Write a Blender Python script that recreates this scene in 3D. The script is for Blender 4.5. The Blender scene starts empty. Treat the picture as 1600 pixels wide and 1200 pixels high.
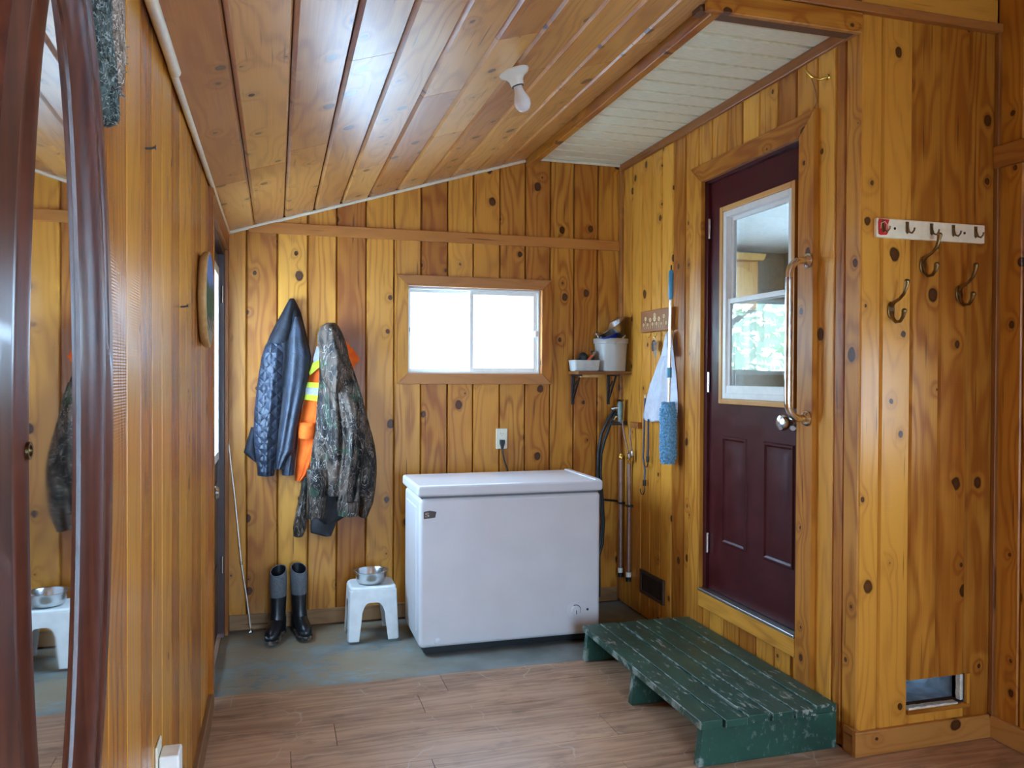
import bpy, math, random
from mathutils import Vector, Matrix
R = random.Random(7)
C = bpy.context.scene.collection
sc = bpy.context.scene
PI = math.pi

# ------------------------------------------------------------------ camera
CAM = Vector((0, 0, 1.42)); F = 1259.7
_y, _p, _r = (math.radians(a) for a in (16.26, -0.6213, 0.249))
FW = Vector((math.sin(_y)*math.cos(_p), math.cos(_y)*math.cos(_p), math.sin(_p)))
_rt = Vector((math.cos(_y), -math.sin(_y), 0)); _up = _rt.cross(FW)
RT = _rt*math.cos(_r) + _up*math.sin(_r); UP = -_rt*math.sin(_r) + _up*math.cos(_r)
cam = bpy.data.objects.new('camera', bpy.data.cameras.new('camera')); C.objects.link(cam)
cam.data.sensor_width = 36; cam.data.lens = F/1600*36; cam.data.clip_start = .02
M = Matrix((RT, UP, -FW)).transposed().to_4x4(); M.translation = CAM
cam.matrix_world = M
sc.camera = cam

def at(u, v, X=None, Y=None, Z=None):          # measured point of the photograph on a real plane, metres
    d = FW + RT*((u-800)/F) - UP*((v-600)/F)
    k = X/d.x if X is not None else Y/d.y if Y is not None else (Z-CAM.z)/d.z
    return CAM + d*k

# ------------------------------------------------------------------ world, light, exposure
SKY = (.47, .70, 1.0); SKY_S = 22.0
w = bpy.data.worlds.new('sky'); sc.world = w; w.use_nodes = True
bg = w.node_tree.nodes['Background']; bg.inputs[0].default_value = (*SKY, 1); bg.inputs[1].default_value = SKY_S
def portal(loc, size, n):
    l = bpy.data.lights.new('daylight_portal', 'AREA'); l.shape = 'RECTANGLE'; l.size, l.size_y = size
    l.cycles.is_portal = True
    o = bpy.data.objects.new('daylight_portal', l); C.objects.link(o); o.location = loc
    o.rotation_euler = Vector(n).to_track_quat('-Z', 'Y').to_euler()
vs = sc.view_settings; vs.view_transform = 'Standard'; vs.look = 'None'; vs.gamma = 1; vs.use_curve_mapping = False
vs.exposure = 0.58
cy = sc.cycles
cy.use_denoising = True; cy.max_bounces = 10; cy.diffuse_bounces = 6; cy.glossy_bounces = 5; cy.transmission_bounces = 6
cy.transparent_max_bounces = 24; cy.sample_clamp_indirect = 6; cy.caustics_reflective = False; cy.caustics_refractive = False

# ------------------------------------------------------------------ node materials
class NT:
    def __init__(s, name):
        s.m = bpy.data.materials.new(name); s.m.use_nodes = True; s.t = s.m.node_tree; s.t.nodes.clear()
        s.out = s.n('ShaderNodeOutputMaterial')
    def n(s, t, **k):
        x = s.t.nodes.new(t)
        for a, b in k.items(): setattr(x, a, b)
        return x
    def put(s, sock, v):
        if v is None: return
        if isinstance(v, bpy.types.NodeSocket): s.t.links.new(v, sock)
        elif isinstance(v, (tuple, list)):
            sock.default_value = (*v, 1) if sock.type == 'RGBA' and len(v) == 3 else v
        else: sock.default_value = v
    def math(s, op, a, b=None, c=None, clamp=False):
        x = s.n('ShaderNodeMath', operation=op, use_clamp=clamp)
        for i, v in enumerate((a, b, c)): s.put(x.inputs[i], v)
        return x.outputs[0]
    def vmath(s, op, a, b=None):
        x = s.n('ShaderNodeVectorMath', operation=op); s.put(x.inputs[0], a); s.put(x.inputs[1], b)
        return x.outputs[0]
    def mr(s, v, a, b, c=0., d=1., smooth=True):
        x = s.n('ShaderNodeMapRange', interpolation_type='SMOOTHSTEP' if smooth else 'LINEAR')
        for i, q in enumerate((v, a, b, c, d)): s.put(x.inputs[i], q)
        return x.outputs[0]
    def mix(s, f, a, b, mode='MIX'):
        x = s.n('ShaderNodeMix', data_type='RGBA', blend_type=mode)
        s.put(x.inputs[0], f); s.put(x.inputs[6], a); s.put(x.inputs[7], b)
        return x.outputs[2]
    def noise(s, v, scale, detail=2., rough=.5, dist=0., col=False):
        x = s.n('ShaderNodeTexNoise'); s.put(x.inputs['Vector'], v); x.inputs['Scale'].default_value = scale
        x.inputs['Detail'].default_value = detail; x.inputs['Roughness'].default_value = rough; x.inputs['Distortion'].default_value = dist
        return x.outputs['Color' if col else 'Fac']
    def sep(s, v):
        x = s.n('ShaderNodeSeparateXYZ'); s.put(x.inputs[0], v); return x.outputs
    def comb(s, a, b, c):
        x = s.n('ShaderNodeCombineXYZ')
        for i, v in enumerate((a, b, c)): s.put(x.inputs[i], v)
        return x.outputs[0]
    def obj(s): return s.n('ShaderNodeTexCoord').outputs['Object']
    def pos(s): return s.n('ShaderNodeNewGeometry').outputs['Position']
    def rnd(s): return s.n('ShaderNodeObjectInfo').outputs['Random']
    def bump(s, h, strength=.3, dist=.002, normal=None):
        x = s.n('ShaderNodeBump'); s.put(x.inputs['Height'], h); x.inputs['Strength'].default_value = strength
        x.inputs['Distance'].default_value = dist; s.put(x.inputs['Normal'], normal); return x.outputs[0]
    def bsdf(s, **k):
        b = s.n('ShaderNodeBsdfPrincipled')
        names = dict(col='Base Color', rough='Roughness', metal='Metallic', spec='Specular IOR Level', coat='Coat Weight', coatr='Coat Roughness',
                     normal='Normal', trans='Transmission Weight', ior='IOR', sheen='Sheen Weight', sss='Subsurface Weight', alpha='Alpha', aniso='Anisotropic')
        for a, v in k.items(): s.put(b.inputs[names[a]], v)
        s.t.links.new(b.outputs[0], s.out.inputs[0]); return b

def S(r, g, b):                                  # sRGB 0-255 to linear
    f = lambda c: c/12.92 if c <= .04045 else ((c+.055)/1.055)**2.4
    return tuple(f(c/255) for c in (r, g, b))
_cache = {}
def plain(key, col, rough=.5, metal=0., var=.08, scale=30, bump=0., **k):
    if key in _cache: return _cache[key]
    n = NT(key); p = n.obj(); f = n.noise(p, scale, 3)
    c = n.mix(n.mr(f, .3, .7), tuple(x*(1-var) for x in col), tuple(min(1, x*(1+var)) for x in col))
    nm = n.bump(f, bump, .002) if bump else None
    n.bsdf(col=c, rough=rough, metal=metal, normal=nm, **k)
    _cache[key] = n.m; return n.m

def pine(axis='Z', knots=1., tone=.95, light=(222, 156, 60), dark=(142, 76, 20), key='', rough=.36, ripple=1., spec=.32, coat=.0, coatr=.2):
    kk = ('pine', axis, knots, tone, light, dark, rough, ripple, coat, coatr, spec)
    if kk in _cache: return _cache[kk]
    n = NT('varnished_pine_'+axis.lower()+key)
    o = n.obj(); x, y, z = n.sep(o)
    if axis == 'X': x, z = z, x
    if axis == 'Y': y, z = z, y
    r = n.rnd()
    x = n.math('ADD', x, n.math('MULTIPLY', r, 37.3)); z = n.math('ADD', z, n.math('MULTIPLY', r, 91.7))
    r2 = n.math('FRACT', n.math('MULTIPLY', r, 13.37)); r3 = n.math('FRACT', n.math('MULTIPLY', r, 57.1))
    # knots: a sparse cell pattern across each board
    wob = n.noise(n.comb(x, y, z), 22, 2)
    kx = n.math('MULTIPLY', x, 6.2); kz = n.math('MULTIPLY', z, 4.9)
    vo = n.n('ShaderNodeTexVoronoi', voronoi_dimensions='2D'); vo.inputs['Scale'].default_value = 1.; vo.inputs['Randomness'].default_value = .9
    n.put(vo.inputs['Vector'], n.comb(kx, kz, 0.))
    d = n.math('ADD', vo.outputs['Distance'], n.math('MULTIPLY', n.math('SUBTRACT', wob, .5), .10))
    cr, cg, cb = n.sep(vo.outputs['Color'])
    gate = n.math('GREATER_THAN', cr, 1-.40*knots)
    rad = n.math('ADD', n.math('MULTIPLY', n.math('POWER', cg, 1.7), .13), .035)
    knot = n.math('MULTIPLY', n.mr(d, rad, n.math('MULTIPLY', rad, .72)), gate)
    halo = n.math('MULTIPLY', n.mr(d, .38, 0., smooth=False), gate); halo = n.math('POWER', halo, 2.)
    # flat sawn figure, bending round the knots
    lowv = n.noise(n.comb(n.math('MULTIPLY', x, 5.), y, n.math('MULTIPLY', z, .9)), 1., 2)
    ph = n.math('ADD', n.math('MULTIPLY', x, 95.), n.math('ADD', n.math('MULTIPLY', lowv, 60.), n.math('MULTIPLY', halo, 12.)))
    ring = n.math('ADD', n.math('MULTIPLY', n.math('SINE', ph), .5), .5); ring = n.math('POWER', ring, 2.2)
    fine = n.noise(n.comb(n.math('MULTIPLY', x, 260.), n.math('MULTIPLY', y, 60.), n.math('MULTIPLY', z, 3.)), 1., 3)
    blot = n.noise(n.comb(n.math('MULTIPLY', x, 3.), y, n.math('MULTIPLY', z, 1.3)), 1.6, 3)
    g = n.math('ADD', n.math('MULTIPLY', ring, .22), n.math('ADD', n.math('MULTIPLY', fine, .35), n.math('MULTIPLY', blot, .55)))
    f = n.mr(n.math('ADD', g, n.math('MULTIPLY', n.math('SUBTRACT', r2, .5), .55)), .20, .98)
    L = S(*light); D = S(*dark)
    L = tuple(c*tone for c in L); D = tuple(c*tone for c in D)
    c = n.mix(f, L, D)
    c = n.mix(n.math('MULTIPLY', r3, .35), c, tuple(q*tone for q in S(172, 96, 28)))
    c = n.mix(n.math('MULTIPLY', halo, .42), c, tuple(q*tone for q in S(138, 74, 26)))
    # dark resin streaks
    stv = n.noise(n.comb(n.math('MULTIPLY', x, 60.), y, n.math('MULTIPLY', z, 2.6)), 1., 1)
    c = n.mix(n.math('MULTIPLY', n.mr(stv, .67, .76), .7), c, S(70, 32, 12))
    kc = n.mix(n.mr(d, rad, n.math('MULTIPLY', rad, .2)), S(30, 12, 5), S(74, 36, 16))
    c = n.mix(n.math('MULTIPLY', knot, .93), c, kc)
    # planer chatter: fine cross ripples in patches
    rip = n.math('SINE', n.math('MULTIPLY', z, 1150.))
    rm = n.mr(n.noise(n.comb(x, y, z), 2.3, 2), .52, .64)
    h = n.math('ADD', n.math('MULTIPLY', n.math('MULTIPLY', rip, rm), .35*ripple), n.math('ADD', n.math('MULTIPLY', fine, .5), n.math('MULTIPLY', knot, -.8)))
    und = n.noise(n.comb(n.math('MULTIPLY', x, 8.), y, n.math('MULTIPLY', z, 30.)), 1., 2)
    h = n.math('ADD', h, n.math('MULTIPLY', und, 1.1*ripple))
    n.bsdf(col=c, rough=n.math('ADD', n.math('MULTIPLY', fine, .10), rough-.05), spec=spec, coat=coat, coatr=coatr, normal=n.bump(h, .35, .0012))
    _cache[kk] = n.m; return n.m

# ------------------------------------------------------------------ mesh builder
class MB:
    def __init__(s): s.v = []; s.f = []
    def add(s, vs_, fs): b = len(s.v); s.v += [Vector(p) for p in vs_]; s.f += [tuple(i+b for i in q) for q in fs]; return s
    def box(s, x0, x1, y0, y1, z0, z1):
        return s.add([(x, y, z) for z in (z0, z1) for y in (y0, y1) for x in (x0, x1)],
                     [(0, 2, 3, 1), (4, 5, 7, 6), (0, 1, 5, 4), (2, 6, 7, 3), (0, 4, 6, 2), (1, 3, 7, 5)])
    def beam(s, p, q, w, h, up=(0, 0, 1)):
        p, q = Vector(p), Vector(q); t = (q-p).normalized(); a = t.cross(Vector(up))
        if a.length < 1e-4: a = t.cross(Vector((1, 0, 0)))
        a.normalize(); b = a.cross(t)
        return s.add([c + a*i*w/2 + b*j*h/2 for c in (p, q) for i, j in ((-1, -1), (1, -1), (1, 1), (-1, 1))],
                     [(0, 3, 2, 1), (4, 5, 6, 7), (0, 1, 5, 4), (1, 2, 6, 5), (2, 3, 7, 6), (3, 0, 4, 7)])
    def rings(s, rs, cap=(True, True), closed=False):           # loft through rings of equal length
        b = len(s.v); n = len(rs[0])
        for r in rs: s.v += [Vector(p) for p in r]
        m = len(rs)
        for i in range(m if closed else m-1):
            for j in range(n):
                a, c = b+i*n, b+((i+1) % m)*n
                s.f.append((a+j, a+(j+1) % n, c+(j+1) % n, c+j))
        if not closed:
            if cap[0]: s.f.append(tuple(b+j for j in reversed(range(n))))
            if cap[1]: s.f.append(tuple(b+(m-1)*n+j for j in range(n)))
        return s
    def tube(s, pts, r, n=8, cap=True, rad=None):
        pts = [Vector(p) for p in pts]; rs = []; ref = None
        for i, p in enumerate(pts):
            t = (pts[min(i+1, len(pts)-1)] - pts[max(i-1, 0)]).normalized()
            if ref is None: ref = t.orthogonal().normalized()
            ref = (ref - t*ref.dot(t))
            ref = ref.normalized() if ref.length > 1e-6 else t.orthogonal().normalized()
            b = t.cross(ref); rr = rad[i] if rad else r
            rs.append([p + (ref*math.cos(2*PI*k/n) + b*math.sin(2*PI*k/n))*rr for k in range(n)])
        return s.rings(rs, (cap, cap))
    def lathe(s, prof, c=(0, 0, 0), mat=None, n=32, cap=(True, True), arc=None):   # prof (r, z); mat turns the axis
        mat = mat or Matrix.Identity(3); c = Vector(c)
        return s.rings([[c + mat @ Vector((r*math.cos(2*PI*k/n), r*math.sin(2*PI*k/n), z)) for k in range(n)] for r, z in prof], cap)
    def prism(s, poly, a, b):                                    # poly of 3D points, extruded by vector b after shift a
        a, b = Vector(a), Vector(b); n = len(poly); p0 = [Vector(p)+a for p in poly]; p1 = [p+b for p in p0]
        return s.add(p0+p1, [tuple(reversed(range(n))), tuple(range(n, 2*n))] + [(i, (i+1) % n, n+(i+1) % n, n+i) for i in range(n)])
    def grid(s, G, close=False):
        b = len(s.v); m = len(G); n = len(G[0])
        for r in G: s.v += [Vector(p) for p in r]
        for i in range(m-1):
            for j in range(n-1): s.f.append((b+i*n+j, b+i*n+j+1, b+(i+1)*n+j+1, b+(i+1)*n+j))
        return s

ORG = {}
def org(o): return ORG.get(o.name, Vector((0, 0, 0)))
def link(name, mb, mat, parent=None, smooth=None, bevel=0, seg=2, matrix=None, origin=None):
    me = bpy.data.meshes.new(name)
    o = bpy.data.objects.new(name, me); C.objects.link(o)
    po = org(parent) if parent else Vector((0, 0, 0))
    if matrix is not None:                                      # vertices already local
        me.from_pydata([tuple(v) for v in mb.v], [], mb.f)
        m = matrix.copy(); m.translation -= po; o.matrix_basis = m; ORG[o.name] = matrix.translation.copy()
    else:
        og = Vector(origin) if origin is not None else po
        if origin is None and parent is None and mb.v:
            og = Vector((sum(v.x for v in mb.v)/len(mb.v), sum(v.y for v in mb.v)/len(mb.v), min(v.z for v in mb.v)))
        me.from_pydata([tuple(v-og) for v in mb.v], [], mb.f); o.location = og-po; ORG[o.name] = og
    me.validate(); me.update()
    if mat: me.materials.append(mat)
    if smooth is not None:
        me.polygons.foreach_set('use_smooth', [True]*len(me.polygons)); me.set_sharp_from_angle(angle=math.radians(smooth))
    if parent: o.parent = parent
    if bevel:
        b = o.modifiers.new('bevel', 'BEVEL'); b.width = bevel; b.segments = seg; b.limit_method = 'ANGLE'; b.angle_limit = math.radians(40)
        if smooth is None:
            me.polygons.foreach_set('use_smooth', [True]*len(me.polygons)); b.harden_normals = True
    return o
def thing(name, label, cat, loc, group=None):
    o = bpy.data.objects.new(name, None); C.objects.link(o); o.location = loc; o.empty_display_size = .05
    ORG[o.name] = Vector(loc); tag(o, label, cat, group); return o
def tag(o, label, cat, group=None):
    o['label'] = label; o['category'] = cat
    if group: o['group'] = group
    return o
def struct(o): o['kind'] = 'structure'; return o
def holder(name, loc=(0, 0, 0)):
    o = bpy.data.objects.new(name, None); C.objects.link(o); o.location = loc; o.empty_display_size = .05
    ORG[o.name] = Vector(loc); return struct(o)
def copy_tree(o, parent=None, loc=None):
    c = o.copy(); C.objects.link(c); c.parent = parent
    if loc is not None: c.location = loc
    for ch in o.children: copy_tree(ch, c)
    return c

def plank(name, parent, a0, a1, rects, avec, n, l, base, mat, thick=.015, ch=.006, gl=True, gr=True):
    """One board. rects: (a0,a1,l0,l1 at a0,l1 at a1); avec/l: plane axes, n: towards the room; base: plane point at a=0,l=0 (back of board)."""
    avec, n, l = Vector(avec), Vector(n), Vector(l); u = n.cross(l); flip = u.dot(avec) < 0
    lmin = min(min(r[2] if not isinstance(r[2], tuple) else min(r[2]), 9) for r in rects)
    orgp = Vector(base) + avec*(a1 if flip else a0) + l*lmin
    mb = MB()
    for b0, b1, z0, z1a, z1b in rects:
        x0, x1 = (a1-b1, a1-b0) if flip else (b0-a0, b1-a0)
        gp = .0019; x0 += gp*(abs((b1-a1) if flip else (b0-a0)) < 1e-6); x1 -= gp*(abs((b0-a0) if flip else (b1-a1)) < 1e-6)
        if flip: z1a, z1b = z1b, z1a
        cl = ch if (abs(b0-a0) < 1e-6 if not flip else abs(b1-a1) < 1e-6) else 0
        cr = ch if (abs(b1-a1) < 1e-6 if not flip else abs(b0-a0) < 1e-6) else 0
        prof = [(x0, 0), (x0, max(.001, thick-cl*1.5))] + ([(x0+cl, thick)] if cl else []) + ([(x1-cr, thick)] if cr else []) + [(x1, max(.001, thick-cr*1.5)), (x1, 0)]
        zt = lambda x: z1a + (z1b-z1a)*(x-x0)/(x1-x0)
        k = len(prof); z00 = z0-lmin
        mb.add([(x, y, z00) for x, y in prof] + [(x, y, zt(x)-lmin) for x, y in prof],
               [tuple(range(k)), tuple(reversed(range(k, 2*k)))] + [(i, k+i, k+(i+1) % k, (i+1) % k) for i in range(k)])
    m = Matrix((u, n, l)).transposed().to_4x4(); m.translation = orgp
    return link(name, mb, mat, parent, matrix=m)
def boards(parent, grooves, lo, hi, holes, avec, n, l, base, mats, name='board', **k):
    """Boards between grooves; hi(a) gives the top; holes (a0,a1,l0,l1) are left open."""
    for i in range(len(grooves)-1):
        a, b = grooves[i], grooves[i+1]
        cuts = sorted({a, b} | {e for h in holes for e in h[:2] if a < e < b}); rects = []
        for c, d in zip(cuts, cuts[1:]):
            z = lo
            for h in sorted((h for h in holes if h[0] <= c+1e-6 and h[1] >= d-1e-6), key=lambda h: h[2]):
                if h[2] > z+.002: rects.append((c, d, z, h[2], h[2]))
                z = h[3]
            if hi(c) > z+.002: rects.append((c, d, z, hi(c), hi(d)))
        # merge full-width pieces into separate boards above and below a hole
        full = [r for r in rects if abs(r[0]-a) < 1e-6 and abs(r[1]-b) < 1e-6]
        part = [r for r in rects if r not in full]
        mt = mats[i % len(mats)] if isinstance(mats, list) else mats
        for r in full: plank(name, parent, a, b, [r], avec, n, l, base, mt, **k)
        if part: plank(name, parent, a, b, part, avec, n, l, base, mt, **k)

def slab_with_holes(a0, a1, z0, hi, holes, place, t):
    """Backing panel in the (a,z) plane with openings; place(a,z,d) -> point."""
    mb = MB(); xs = sorted({a0, a1} | {e for h in holes for e in h[:2]})
    for c, d in zip(xs, xs[1:]):
        z = z0
        hs = sorted((h for h in holes if h[0] <= c+1e-6 and h[1] >= d-1e-6), key=lambda h: h[2])
        for lo_, hi0, hi1 in [(z0 if k == 0 else hs[k-1][3], *( (hs[k][2],)*2 if k < len(hs) else (hi(c), hi(d)))) for k in range(len(hs)+1)]:
            if max(hi0, hi1) <= lo_+1e-4: continue
            P = [place(a, zz, dd) for dd in (0, t) for a, zz in ((c, lo_), (d, lo_), (d, hi1), (c, hi0))]
            mb.add(P, [(0, 1, 2, 3), (7, 6, 5, 4), (0, 4, 5, 1), (1, 5, 6, 2), (2, 6, 7, 3), (3, 7, 4, 0)])
    return mb

# ------------------------------------------------------------------ materials
PINE = pine('Z'); PINE_CLEAR = pine('Z', knots=.25, key='_clear', dark=(146, 78, 18), light=(206, 138, 50), rough=.25, spec=.3)
PINE_X = pine('X'); PINE_Y = pine('Y')
BEAM = pine('Z', knots=.8, light=(188, 124, 58), dark=(140, 82, 34), key='_beam', rough=.38)
CEIL = pine('Z', knots=1.7, light=(222, 164, 88), dark=(164, 100, 44), key='_ceiling', rough=.42, coat=.8, coatr=.30)
TRIMW = pine('Z', knots=.5, light=(170, 108, 54), dark=(126, 74, 34), key='_stained', rough=.4)
BACKING = plain('dark_backing', S(96, 58, 26), .8)
WHITE = plain('white_vinyl', S(235, 236, 232), .35, var=.03)
CREAM = plain('cream_paint', S(240, 226, 192), .45, var=.06)
BRASS = plain('antique_brass', S(132, 108, 72), .28, 1., var=.2)
BRIGHTBRASS = plain('bright_brass', S(206, 166, 80), .25, 1.)
CHROME = plain('chrome', S(226, 220, 208), .12, 1., var=.03)
STEEL = plain('steel', S(205, 205, 205), .22, 1., var=.06)
GALV = plain('galvanised_sheet', S(188, 198, 206), .5, .5, var=.25, scale=14)
BLACK = plain('black_rubber', S(26, 27, 29), .5, bump=.1)
BLACKP = plain('black_plastic', S(22, 22, 24), .4)
DARKIRON = plain('dark_iron', S(30, 28, 28), .5)
IVORY = plain('ivory_plastic', S(222, 214, 190), .4, var=.03)

def glass_mat():
    n = NT('clear_glass'); lw = n.n('ShaderNodeLayerWeight'); lw.inputs[0].default_value = .5
    f = n.math('ADD', n.math('MULTIPLY', n.math('POWER', lw.outputs['Facing'], 5.), .95), .045)
    t = n.n('ShaderNodeBsdfTransparent'); t.inputs[0].default_value = (.97, .985, .98, 1)
    g = n.n('ShaderNodeBsdfGlossy'); g.inputs['Roughness'].default_value = 0.0
    m = n.n('ShaderNodeMixShader'); n.put(m.inputs[0], f); n.t.links.new(t.outputs[0], m.inputs[1]); n.t.links.new(g.outputs[0], m.inputs[2])
    n.t.links.new(m.outputs[0], n.out.inputs[0]); return n.m
GLASS = glass_mat()

def maroon_mat():
    n = NT('maroon_paint'); p = n.obj(); f = n.noise(p, 9, 4)
    c = n.mix(n.mr(f, .3, .7), S(58, 8, 12), S(68, 14, 16))
    sp = n.noise(p, 120, 1); c = n.mix(n.mr(sp, .80, .86), c, S(150, 110, 105))
    n.bsdf(col=c, spec=.28, rough=n.mr(f, .3, .7, .34, .46), normal=n.bump(n.noise(p, 60, 3), .08, .001)); return n.m
MAROON = maroon_mat()

def laminate_mat():
    n = NT('worn_laminate'); o = n.obj(); p = n.pos(); r = n.rnd()
    x, y, z = n.sep(o); px, py, pz = n.sep(p)
    xr = n.math('ADD', x, n.math('MULTIPLY', r, 31.)); yr = n.math('ADD', y, n.math('MULTIPLY', r, 17.))
    low = n.noise(n.comb(n.math('MULTIPLY', xr, 1.4), n.math('MULTIPLY', yr, 9.), 0.), 1., 3)
    grain = n.noise(n.comb(n.math('MULTIPLY', xr, 5.), n.math('MULTIPLY', yr, 120.), 0.), 1., 3)
    ph = n.math('SINE', n.math('ADD', n.math('MULTIPLY', yr, 120.), n.math('MULTIPLY', low, 30.)))
    f = n.math('ADD', n.math('MULTIPLY', grain, .5), n.math('ADD', n.math('MULTIPLY', low, .5), n.math('MULTIPLY', ph, .07)))
    f = n.math('ADD', f, n.math('MULTIPLY', n.math('SUBTRACT', r, .5), .16))
    c = n.mix(n.mr(f, .3, .75), S(192, 152, 120), S(140, 104, 80))
    # wear: scuffed dark patches and pale scratches that run over the joints
    st = n.noise(n.comb(px, n.math('MULTIPLY', py, 2.2), 0.), 3.4, 7, .72)
    c = n.mix(n.math('MULTIPLY', n.mr(st, .52, .66), .38), c, S(84, 58, 46))
    sv = n.vmath('ADD', p, n.vmath('MULTIPLY', n.noise(p, 3., 2, col=True), (.5, .5, 0)))
    vo = n.n('ShaderNodeTexVoronoi', feature='DISTANCE_TO_EDGE', voronoi_dimensions='2D'); vo.inputs['Scale'].default_value = 3.2; n.put(vo.inputs['Vector'], sv)
    scr = n.math('MULTIPLY', n.mr(vo.outputs['Distance'], .014, .004), n.mr(n.noise(p, 5., 3), .48, .60))
    c = n.mix(n.math('MULTIPLY', scr, .55), c, S(196, 176, 160))
    chip = n.mr(n.noise(n.comb(n.math('MULTIPLY', px, 2.), n.math('MULTIPLY', py, 5.), 0.), 14., 4, .7), .66, .72)
    c = n.mix(n.math('MULTIPLY', chip, .35), c, S(188, 160, 140))
    n.bsdf(col=c, rough=n.mr(st, .3, .7, .30, .46), normal=n.bump(grain, .08, .001)); return n.m
LAM = laminate_mat()

def painted_floor():
    n = NT('worn_painted_plywood'); p = n.pos(); x, y, z = n.sep(p)
    a = n.noise(n.comb(x, n.math('MULTIPLY', y, 1.3), 0.), 2.2, 6, .62); b = n.noise(n.comb(n.math('MULTIPLY', x, 1.), n.math('MULTIPLY', y, 2.6), 0.), 16, 5, .7)
    c = n.mix(n.mr(n.noise(p, 5, 4), .3, .7), S(108, 120, 120), S(138, 150, 150))
    worn = n.mr(n.math('ADD', n.math('MULTIPLY', a, .58), n.math('MULTIPLY', b, .52)), .515, .535)
    # bare wood shows where people walk, by the door on the left
    walk = n.mr(n.vmath('DISTANCE', n.comb(x, n.math('MULTIPLY', y, 1.5), 0.), (.2, 6.25, 0.)) if False else n.math('ABSOLUTE', n.math('SUBTRACT', x, .10)), 1.0, .15)
    c = n.mix(n.math('MULTIPLY', worn, n.math('ADD', n.math('MULTIPLY', walk, .80), .14)), c, S(150, 134, 108))
    c = n.mix(n.math('MULTIPLY', n.mr(b, .30, .22), .7), c, S(58, 58, 54))
    n.bsdf(col=c, rough=n.mr(a, .3, .7, .42, .62), normal=n.bump(n.math('SUBTRACT', b, n.math('MULTIPLY', worn, .5)), .15, .002)); return n.m
PFLOOR = painted_floor()

def green_paint(wear=1., nm='worn_green_paint'):
    n = NT(nm); p = n.obj(); r = n.rnd(); x, y, z = n.sep(p)
    p2 = n.comb(n.math('ADD', x, n.math('MULTIPLY', r, 9.)), n.math('ADD', y, n.math('MULTIPLY', r, 23.)), z)
    c = n.mix(n.mr(n.noise(p2, 4, 4), .3, .7), S(26, 62, 50), S(36, 78, 62))
    b = n.noise(n.vmath('MULTIPLY', p2, (3., 1., 2.)), 14, 5, .7); a = n.noise(p2, 3., 3)
    chip = n.mr(n.math('ADD', b, n.math('MULTIPLY', a, .35)), .77, .81)
    c = n.mix(n.math('MULTIPLY', n.mr(b, .5, .7), .35), c, S(70, 92, 92))
    c = n.mix(n.math('MULTIPLY', chip, .8*wear), c, S(150, 152, 140))
    c = n.mix(n.math('MULTIPLY', n.mr(n.noise(p2, 26, 3), .68, .74), .7), c, S(52, 44, 36))
    gx_ = n.sep(n.n('ShaderNodeTexCoord').outputs['Generated'])[0]; edge = n.mr(n.math('ABSOLUTE', n.math('SUBTRACT', gx_, .5)), .455, .485)
    c = n.mix(n.math('MULTIPLY', n.math('MULTIPLY', edge, n.mr(n.noise(p2, 14, 4, .7), .48, .60)), .75), c, S(150, 160, 150))
    scr = n.noise(n.vmath('MULTIPLY', p2, (6., .7, 1.)), 24, 3, .6); c = n.mix(n.math('MULTIPLY', n.mr(scr, .66, .72), .55), c, S(128, 134, 126))
    n.bsdf(col=c, rough=n.mr(a, .3, .7, .34, .5), normal=n.bump(n.noise(n.vmath('MULTIPLY', p2, (8., 1., 8.)), 9, 4), .25, .002)); return n.m
GREEN = green_paint(); GREENB = green_paint(.25, 'green_paint')

# ------------------------------------------------------------------ room dimensions
A, B, YB, YH, X2, YF = 2.085, -.27, 4.70, 2.523, 2.717, -1.8
cz = lambda x: 2.281 + .309*x                      # sloped ceiling
ZS = 2.745                                         # flat soffit
WIN = (.735, 1.556, 1.43, 1.94)                    # back window opening x0,x1,z0,z1
DOOR = (2.868, 3.66, .338, 2.402)                  # inner door opening y0,y1,z0,z1
LDOOR = (3.62, 4.62, .0, 2.09)                     # outside door in the left wall
T = .015
# ------------------------------------------------------------------ floor
fl = struct(link('floor', MB().box(-.5, X2+.15, YF-.15, YB+.12, -.12, -.012), PFLOOR))
ys = [3.752, 3.542, 3.337]
while ys[-1] > YF: ys.append(ys[-1]-.205)
lam_mats = LAM
for k in range(len(ys)-1):
    y1, y0 = ys[k], ys[k+1]
    js = [.742] if k == 0 else [.602] if k == 1 else [R.uniform(-.1, .9)]
    xs = [B+.002]
    j = js[0]
    while j-1.25 > B+.1: j -= 1.25
    while j < X2-.08: xs.append(j); j += 1.25
    xs.append(X2-.002)
    xmax = X2-.002 if y1 < YH else A-.004
    for a, b in zip(xs, xs[1:]):
        b = min(b, xmax)
        if b-a < .03: continue
        g = .0009
        mb = MB().box(a+g, b-g, y0+g, y1-g, -.012, 0 if k or a > .5 else .0)
        link('plank', mb, LAM, fl, origin=((a+b)/2, (y0+y1)/2, 0), bevel=.001, seg=1)
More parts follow.
